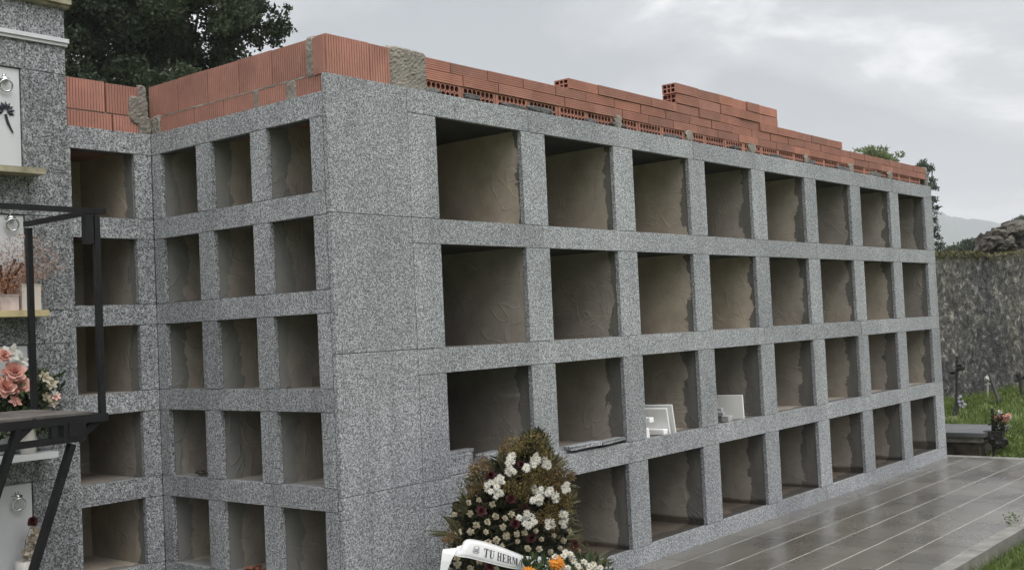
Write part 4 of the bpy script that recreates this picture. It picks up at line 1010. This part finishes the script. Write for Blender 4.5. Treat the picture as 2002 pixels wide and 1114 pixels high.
def near():
    x = random.uniform(3.0, 8.8); y = -1.845-abs(random.gauss(0, .55))
    if random.random() < .10: y = random.uniform(-1.86, -1.765)
    return (x, y, gh(x, y)-.03+min(.0, (y+1.84)*.0)-(.03 if y > -1.95 else 0))
def farp():
    while True:
        x = 8.78+random.random()**1.6*9.5; y = random.uniform(-2.8, 5.5)
        if x < 9.08 and y > -.50: continue
        if (x-16.5)*.64+(y-2.7)*.77 < -.05: return (x, y, gh(x, y)-.01)
A1, A2 = grass_patch(26000, near, .035, .105, .0028); B1, B2 = grass_patch(52000, farp, .04, .14, .006)
V = np.concatenate([A1, A2, B1, B2]); T = np.concatenate([rng.random(26000)]*1+[rng.random(26000), rng.random(52000), rng.random(52000)])
ta, tb = rng.random(26000), rng.random(52000); T = np.concatenate([ta*.7, np.minimum(1, ta*.9+.1), tb*.7, np.minimum(1, tb*.9+.1)])
gn = np.array([mn.noise(Vector((q_[0, 0]*1.6, q_[0, 1]*1.6, 3)))+.6*mn.noise(Vector((q_[0, 0]*5, q_[0, 1]*5, 8))) for q_ in np.concatenate([A1, B1])]); ga, gb = gn[:26000], gn[26000:]; gn = np.concatenate([ga, ga, gb, gb])
T = np.clip(T*.55+.28+gn*.5, 0, 1); keep = gn > -.38+.12*rng.random(len(gn)); gk = np.concatenate([keep[:26000], keep[:26000], keep[52000:104000], keep[52000:104000]]); V, T = V[gk], T[gk]
tag(link('grass', quads_mesh('grass', V, T, L_GRASS)), 'rough green grass round the paving and graves', 'grass', kind='stuff')
V = []
for (px_, py_) in [(1978, 1016), (1974, 1022), (1985, 1020)]:       # a weed in the kerb joint
    c = atZ(px_, py_+6, 0.0)
    for i in range(20): V.append(np.array(c)+rng.normal(size=3)*np.array([.02, .02, .025])+np.array([0, 0, .035]))
V = np.array(V); tag(link('weed', quads_mesh('weed', leaf_quads(V, .028, .012, .6), rng.random(len(V)), L_BUSH)), 'small green weed growing at the kerb edge', 'weed')

# ------------------------------------------------------------------ old cemetery wall
wl = MB(); A = Vector((16.5, 2.7, 0)); Dw = Vector((1.2, -1.01, 0)).normalized(); Nw = Vector((-Dw.y, Dw.x, 0)); Nw = Nw if Nw.x > 0 else -Nw

nu, nv = 150, 26; L0, L1 = -9, 9; vs = []; fs = []
def wtop(s): return 2.56+.06*mn.noise(Vector((s*1.3, 0, 0)))+.035*mn.noise(Vector((s*5, 3, 0)))-.012*s
for i in range(nu+1):
    s = L0+(L1-L0)*i/nu
    for j in range(nv+1):
        z = -.3+(wtop(s)+.3)*j/nv; n_ = .05*mn.noise(Vector((s*1.1, z*1.1, 2)))+.025*mn.noise(Vector((s*5, z*5, 7))); p = A+Dw*s+Nw*n_; vs.append((p.x, p.y, z))
    p = A+Dw*s+Nw*.55; vs.append((p.x, p.y, wtop(s)-.02)); vs.append((p.x, p.y, -.3))
W_ = nv+3
fs = [(i*W_+j, (i+1)*W_+j, (i+1)*W_+j+1, i*W_+j+1) for i in range(nu) for j in range(W_-1)]
wl.add(vs, fs)
mt, nt, b = new_mat('old_wall'); p = worldpos(nt)
a = noise(nt, mapping(nt, p, (8, 8, 5)), 1.6, 7, .70, .5)
c = ramp(nt, a, [(.36, (.022, .023, .025)), (.47, (.060, .060, .060)), (.56, (.11, .108, .104)), (.66, (.32, .315, .30))])
a2 = noise(nt, mapping(nt, p, (1.2, 1.2, .35), (4, 1, 0)), 1.2, 4, .6); c = mix(nt, c, ramp(nt, a2, [(.36, (.60, .61, .63)), (.64, (1.30, 1.26, 1.16))]), 1.0, 'MULTIPLY')
sz = nt.nodes.new('ShaderNodeSeparateXYZ'); nt.links.new(p, sz.inputs[0])
top_d = ramp(nt, mth(nt, 'ADD', sz.outputs[2], mth(nt, 'MULTIPLY', noise(nt, p, 3, 4), .5)), [(2.3/3.2, 1.0), (2.65/3.2, .5)])
nt.nodes[-1]
sc_in = mth(nt, 'DIVIDE', mth(nt, 'ADD', sz.outputs[2], mth(nt, 'MULTIPLY', noise(nt, p, 3, 4), .5)), 3.2)
c = mix(nt, c, (.07, .068, .035), ramp(nt, sc_in, [(2.55/3.2, 0.0), (2.85/3.2, .75)])); setc(nt, b, c); b.inputs['Roughness'].default_value = .95
bump(nt, b, mth(nt, 'ADD', a, noise(nt, p, 22, 4)), .8, .04)
wall = empty('cemetery_wall', tuple(A), 'old dark lichen streaked cemetery wall with mossy top beyond the lawn', 'wall')
o = wl.build('wall_face', mt, wall, True); o.location = -A
P = []
for i in range(5200):
    s = random.uniform(-4, 3) if i % 4 else random.uniform(-.2, 1.1); q = A+Dw*s+Nw*random.uniform(-.05, .3); P.append((q.x, q.y, wtop(s)-.02+random.uniform(-.08, .03)*(1 if i % 3 else .6)))
P = np.array(P); o = link('moss_tuft', quads_mesh('moss_tuft', leaf_quads(P, rng.uniform(.03, .07, len(P)), .025, .4), rng.random(len(P)), leafmat('moss', (.05, .05, .02), (.17, .16, .06), .1)), wall); o.location = -A
# ruined stone structure behind the wall
RS = simple('weathered_stone', (.075, .067, .056), .95, .85, 6, 1.0, 14, detail=10)
rs_ = MB()
def rough_box(c, d, seed, rz=0):
    n = 34; vs = []; fs = []; M_ = Matrix.Rotation(rz, 3, 'Z')
    def P3(u, v, w_):
        p = Vector((u*d[0], v*d[1], w_*d[2])); nz = Vector((mn.noise(p*1.4+Vector((seed, 0, 0))), mn.noise(p*1.4+Vector((0, seed, 5))), mn.noise(p*1.4+Vector((9, 0, seed)))))*.16+Vector((mn.noise(p*5), mn.noise(p*5+Vector((3, 3, 3))), mn.noise(p*5+Vector((8, 1, 2)))))*.09+Vector((mn.noise(p*13), mn.noise(p*13+Vector((3, 3, 3))), mn.noise(p*13+Vector((8, 1, 2)))))*.05
        return Vector(c)+M_ @ (p+nz)
    for ax in range(3):
        for sg in (-.5, .5):
            o_ = len(vs)
            for i in range(n+1):
                for j in range(n+1):
                    q = [0, 0, 0]; q[ax] = sg; q[(ax+1) % 3] = i/n-.5; q[(ax+2) % 3] = j/n-.5; vs.append(P3(*q))
            for i in range(n):
                for j in range(n): fs.append((o_+i*(n+1)+j, o_+(i+1)*(n+1)+j, o_+(i+1)*(n+1)+j+1, o_+i*(n+1)+j+1))
    rs_.add(vs, fs)
c = atD(2006, 478, 23); rough_box((c.x, c.y, 1.55), (1.35, 1.5, 2.9+.28), 3, YAW*-1)
c = atD(1976, 458, 23.4); rough_box((c.x, c.y, 3.10), (.55, .8, .22), 8, -YAW)
for (u, v, sx_, sz_, k_) in [(1936, 476, .24, .20, 1), (1950, 463, .22, .16, 2), (1930, 486, .16, .14, 3), (1992, 452, .35, .12, 4), (1962, 482, .3, .2, 5)]:
    c = atD(u, v, 22.2); rough_box((c.x, c.y, c.z), (sx_, .4, sz_), 20+k_, -YAW)
tag(rs_.build('stone_ruin', RS, None, False), 'crumbling stone structure rising behind the old cemetery wall', 'ruin')

# ------------------------------------------------------------------ graves and crosses
gX = 8.95; t0 = atX(1912, 846, gX); t1 = atX(1912, 889, gX)
yr_ = atX(1925, 850, gX).y; ztb = atX(1912, 846, gX).z
tomb = empty('stone_tomb', (gX+.4, .35, -.06), 'low tomb with a dark flat slab just beyond the paving', 'tomb')
q = MB(); bk_ = atZ(1933, 832, ztb); xb = max(bk_.x, gX+.45)
q.box(gX-.02, xb+.15, yr_, 2.1, ztb-.045, ztb); o = q.build('slab', SLATE, tomb); o.location = -Vector(tomb.location)
q = MB(); q.box(gX+.03, xb+.10, yr_+.05, 2.05, ztb-.11, ztb-.046); o = q.build('ledge', simple('tomb_ledge', (.20, .19, .165), .9, .4, 9, .5, 30), tomb); o.location = -Vector(tomb.location)
q = MB(); q.box(gX+.07, xb+.06, yr_+.09, 2.0, -.3, ztb-.111); o = q.build('base', simple('tomb_base', (.045, .036, .026), .95, .7, 9, .9, 25), tomb); o.location = -Vector(tomb.location)
print('tomb', gX, xb, yr_, ztb)
def flowers(e, pts, r_, mat, name='flower'):
    for p in pts:
        mb = MB(); carnation(mb, p, r_*random.uniform(.8, 1.2), (-.7, -.6, .5)); mb.build(name, mat, e)
# metal flower holder at the tomb's corner
c = atX(1946, 888, 9.12); e = empty('grave_flower_stand', (9.12, c.y, -.06), 'dark metal grave marker with pink and white flowers at the tomb corner', 'flower stand')
def rel(px_, py_): p = atX(px_, py_, 9.12); return Vector((0, p.y-e.location.y, p.z-e.location.z))
q = MB(); q.tube([rel(1943, 905), rel(1940, 798)], .016, 6); q.box(-.05, .05, rel(1933, 0).y*0-.10, .10, rel(1945, 842).z-.09, rel(1945, 842).z); q.lump(rel(1950, 858), (.06, .10, .10), 5, 0, .5, 8, .4); q.build('marker', IRON, e)
q = MB(); q.tube([rel(1943, 840), rel(1945, 872)], .012, 6); q.build('white_rod', WHITEP, e)
n = 240; P = np.array([tuple(rel(random.uniform(1940, 1965), random.uniform(812, 850))+Vector((random.uniform(-.05, .05), 0, 0))) for _ in range(n)])
link('leaves', quads_mesh('leaves', leaf_quads(P, .05, .02, .2), rng.random(n), L_WREATH), e)
flowers(e, [rel(*p) for p in [(1946, 818), (1956, 815), (1962, 816), (1969, 820), (1971, 813), (1963, 822)]], .030, P_PINK); flowers(e, [rel(*p) for p in [(1954, 806), (1950, 810), (1973, 817)]], .028, P_WHITE)
# tall iron cross with lilac flowers
c = atZ(1871, 818, -.05); e = empty('iron_cross', tuple(c), 'tall dark iron cross with lilac flowers tied to it behind the tomb', 'cross')
dn = c.x
def rel(px_, py_): p = atX(px_, py_, dn); return Vector((0, p.y-c.y, p.z-c.z))
q = MB(); q.tube([rel(1870, 822), rel(1870, 780), rel(1871, 696)], [.045, .022, .022], 6); q.tube([rel(1860, 727), rel(1884, 719)], .020, 6); q.tube([rel(1868, 815), rel(1868, 795)], [.06, .03], 6)
for p in [(1861, 727), (1883, 719), (1876, 712), (1874, 720), (1866, 726)]: q.lump(rel(*p), (.035, .035, .035), p[0], 0, .5, 6, .4)
q.build('cross_shaft', IRON, e); q = MB(); q.tube([rel(1870, 797), rel(1870, 775)], .014, 6); q.build('white_rod', WHITEP, e)
flowers(e, [rel(*p) for p in [(1878, 774), (1875, 785), (1882, 784), (1886, 790), (1877, 792), (1883, 795), (1874, 778)]], .024, P_LILAC); flowers(e, [rel(*p) for p in [(1877, 776), (1887, 790)]], .02, P_WHITE)
# small white cross, leaning pole, iron cross at the right
c = atZ(1931, 784, .06); e = empty('grave_cross', tuple(c), 'slim pale metal cross standing by the old wall', 'cross'); dn = c.x
q = MB(); q.tube([rel(1931, 786), rel(1931, 742)], .016, 6); q.tube([rel(1926, 752), rel(1936, 750)], .014, 6); q.lump(rel(1931, 740), (.05, .05, .05), 2, 0, .5, 7, .3); q.build('cross_body', simple('weathered_white', (.30, .29, .27), .8, .3, 20), e)
c = atZ(1960, 783, .10); e = empty('leaning_post', tuple(c), 'dark post leaning against the old wall on the grass bank', 'post'); dn = c.x
q = MB(); q.tube([rel(1963, 784)+Vector((-.25, 0, 0)), rel(1934, 730)], [.035, .025], 6); q.tube([rel(1945, 786)+Vector((-.2, 0, 0)), rel(1968, 780)+Vector((-.25, 0, 0))], .03, 6); q.build('post_shaft', IRON, e)
c = atZ(1998, 772, .12); e = empty('iron_cross', tuple(c), 'black iron cross at the right edge before the old wall', 'cross'); dn = c.x
q = MB(); q.tube([rel(1999, 778), rel(1992, 736)], .024, 6); q.tube([rel(1986, 742), rel(2006, 736)], .022, 6); q.tube([rel(1991, 742), rel(1988, 732)], .024, 6)
for p in [(1987, 742), (2004, 736), (1991, 731)]: q.lump(rel(*p), (.04, .04, .04), p[0], 0, .5, 6, .4)
q.build('cross_shaft', IRON, e)

# ------------------------------------------------------------------ trees
def tree(name, base, trunk_h, clumps, leaf_n, leaf, mat, label, cat, trunk_r=.2, group=None, wsp=.5, upb=.1, limb=6):
    e = empty(name, base, label, cat, group); base = Vector(base)
    q = MB(); q.tube([(0, 0, -.3), (.05, 0, trunk_h*.5), (0, .05, trunk_h)], [trunk_r, trunk_r*.75, trunk_r*.4], 8)
    for i, (c, r_) in enumerate(clumps):
        if i % limb == 0:
            t = random.uniform(.35, .95); q.tube([(0, 0, trunk_h*t), (Vector(c)-base)*.5+Vector((0, 0, trunk_h*t*.5)), Vector(c)-base], [trunk_r*.3, trunk_r*.15, .012], 5)
    q.build('trunk', BARK, e, True)
    vol = np.array([r_ for _, r_ in clumps])**2; cnt = np.maximum(12, (leaf_n*vol/vol.sum())).astype(int); P = []; T = []
    for (c, r_), n in zip(clumps, cnt):
        d = rng.normal(size=(n, 3)); d /= np.linalg.norm(d, axis=1)[:, None]; rad = r_*rng.random(n)[:, None]**.45
        P.append(np.array(Vector(c)-base)+d*rad*np.array([1, 1, .75])); T.append(np.clip(rng.normal(.45+random.uniform(-.25, .25), .2, n), 0, 1))
    P = np.concatenate(P); T = np.concatenate(T)
    link('crown', quads_mesh('crown', leaf_quads(P, rng.uniform(leaf*.7, leaf*1.4, len(P)), leaf*wsp, upb), T, mat), e)
    return e
# big dark tree behind the recess
cl = []; DT = 22.0
ctr = [(300, -60), (190, 20), (400, 10), (250, 90), (150, 110), (340, 110), (220, -160), (430, -80)]
for i in range(900):
    u, v = random.uniform(20, 560), random.uniform(-520, 215)
    lim = 505 if v < 10 else 505-(v-10)*.62
    if v < -250: lim = 505-(-250-v)*.55
    if u > lim+random.gauss(0, 14): continue
    if 330 < u < 415 and 30 < v < 160 and random.random() < .35: continue
    r_ = random.uniform(.20, .5); cl.append((atD(u, v, DT+random.uniform(-2.2, 2.5)), r_))
for i in range(46):                                        # wispy right-hand twigs
    t = random.random(); u, v = 500+t*62+random.gauss(0, 8), 70-t*20+random.gauss(0, 16); cl.append((atD(u, v, DT+random.uniform(-.6, .6)), random.uniform(.05, .14)))
for i in range(60):
    v = random.uniform(-30, 160); lim = 490 if v < 10 else 500-(v-10)*.6; cl.append((atD(lim+random.gauss(0, 12), v, DT+random.uniform(-1, 1)), random.uniform(.08, .2)))
b0 = atD(300, 500, DT); tree('evergreen_tree', (b0.x, b0.y, -.1), 7.5, cl, 280000, .088, L_TREE, 'big dark evergreen tree rising behind the red block parapet at the left', 'tree', .30, limb=90, wsp=.62)
# conifer beside the far end of the block
cl = []; DT = 24.0
for i in range(150):
    v = random.uniform(318, 560); hw = 3+(v-300)*.085+6*math.sin(v*.21); u = 1803+random.uniform(-1, 1)*hw
    cl.append((atD(u, v, DT+random.uniform(-.4, .4)), random.uniform(.05, .13)))
for v, l in [(330, 1826), (352, 1830), (366, 1838), (390, 1834), (408, 1838), (430, 1835), (446, 1838), (462, 1842), (478, 1850), (486, 1852)]:
    for k_ in range(7): cl.append((atD(1815+(l-3-1815)*random.uniform(.3, 1), v+random.gauss(0, 3), DT+random.uniform(-.2, .2)), random.uniform(.03, .075)))
b0 = atD(1806, 700, DT); tree('conifer_tree', (b0.x, b0.y, -.1), 4.6, cl, 9000, .06, L_CONIFER, 'narrow conifer with ragged tiers showing past the far end of the block', 'tree', .1, wsp=.4)
# leafy top seen over the bricks
cl = []
for i in range(22): cl.append((atD(1714+random.gauss(0, 15), 289+abs(random.gauss(0, 11)), 19+random.uniform(-.3, .3)), random.uniform(.03, .08)))
for i in range(70): cl.append((atD(1716+random.gauss(0, 20), random.uniform(302, 420), 19+random.uniform(-.3, .3)), random.uniform(.08, .2)))
b0 = atD(1717, 700, 19); tree('leafy_bush', (b0.x, b0.y, -.1), 3.4, cl, 5200, .065, L_BUSH, 'pale green leafy bush whose top shows over the brick stack', 'bush', .06, upb=.5)
# tree at the right edge
cl = []
for (u, v, k_) in [(1984, 436, 12), (1994, 433, 14), (2006, 440, 20), (2000, 450, 10), (2002, 362, 5), (2016, 366, 12), (2030, 420, 30), (2040, 380, 30), (2050, 460, 30), (2020, 400, 8)]:
    for i in range(k_): cl.append((atD(u+8+random.gauss(0, 6), v+random.gauss(0, 4), 27+random.uniform(-.5, .5)), random.uniform(.05, .15)))
b0 = atD(2050, 700, 27); tree('conifer_tree', (b0.x, b0.y, -.1), 5.0, cl, 8000, .07, L_CONIFER, 'conifer whose branch tips reach in at the right edge', 'tree', .15, wsp=.35, upb=.4)
# dark trees far beyond the wall
for k_, (u, v, r0_) in enumerate([(1878, 488, 1.1), (1906, 478, 1.5)]):
    cl = []
    for i in range(70): cl.append((atD(u+random.gauss(0, 12), v+abs(random.gauss(0, 9))-2, 75+random.uniform(-2, 2)), random.uniform(.2, .5)))
    b0 = atD(u, 640, 75); tree('broadleaf_tree', (b0.x, b0.y, -.1), 4.5, cl, 6000, .2, L_TREE, ['smaller distant dark tree just left of its taller neighbour above the wall', 'taller distant dark tree beside the stone ruin above the wall'][k_], 'tree', .3)

# ------------------------------------------------------------------ far hill
hl = MB(); prof_h = [(1500, 430), (1600, 420), (1700, 405), (1780, 408), (1835, 414), (1860, 424), (1900, 428), (1940, 434), (1975, 440), (2010, 452), (2080, 470), (2200, 490), (2400, 520)]
vs = []; DH = 1700
pts = []
for (a, b_), (c_, d_) in zip(prof_h[:-1], prof_h[1:]):
    for i in range(6): t = i/6; pts.append((a+(c_-a)*t, b_+(d_-b_)*t+random.uniform(-1.5, 1.5)))
for (u, v) in pts:
    p = atD(u, v, DH); f = (p-CAM); f.z = 0; f.normalize()
    for t, zf in ((-520, -.02), (-400, .18), (-260, .45), (-120, .78), (0, 1), (160, .8), (500, -.02)):
        vs.append((p.x+f.x*t, p.y+f.y*t, p.z*zf*(1+.06*mn.noise(Vector((u*.03, t*.01, 0)))*(0 if t == 0 else 1))))
n = 7; hl.add(vs, [(i*n+j, (i+1)*n+j, (i+1)*n+j+1, i*n+j+1) for i in range(len(pts)-1) for j in range(n-1)])
tag(hl.build('hill', simple('wooded_hill', (.045, .062, .045), .95, .35, .02), None, True), 'far wooded hill fading into the haze', 'hill', kind='structure')
# added unseen slope behind and left of the viewer, holding back low skylight
hs = MB(); vs = []; rings = [(26, 0), (34, 5.5), (48, 10.5), (75, 19), (120, 30), (180, 20)]
na = 80
for i in range(na+1):
    a = R(138+i*(214/na))            # compass angle from +y towards +x; skips everything in front of the camera
    f_ = min(1, min(i, na-i)/10)
    for r_, z_ in rings:
        vs.append((CAM.x+math.sin(a)*r_*(1+.1*mn.noise(Vector((i*.2, r_*.1, 0)))), CAM.y+math.cos(a)*r_, z_*f_*(1+.25*mn.noise(Vector((i*.25, r_*.05, 4))))-.3))
hs.add(vs, [(i*6+j, i*6+j+1, (i+1)*6+j+1, (i+1)*6+j) for i in range(na) for j in range(5)])
tag(hs.build('skylight_blocker', simple('blocker_slope', (.035, .050, .028), .95, .5, .25), None, True), 'added dark slope out of view that blocks low skylight', 'hill', kind='structure')
# haze
hz = MB(); hz.box(-6500, 6500, -6500, 6500, -2, 230); mt = bpy.data.materials.new('haze'); mt.use_nodes = True; nt = mt.node_tree; nt.nodes.clear()
out = nt.nodes.new('ShaderNodeOutputMaterial'); pvn = nt.nodes.new('ShaderNodeVolumePrincipled'); pvn.inputs['Density'].default_value = .0006; pvn.inputs['Color'].default_value = (.90, .93, .97, 1); pvn.inputs['Anisotropy'].default_value = .0
nt.links.new(pvn.outputs[0], out.inputs['Volume'])
tag(hz.build('haze', mt), 'pale damp air', 'haze', kind='stuff')
sc.cycles.volume_bounces = 0; sc.cycles.max_bounces = 8; sc.cycles.diffuse_bounces = 4; sc.cycles.use_denoising = True
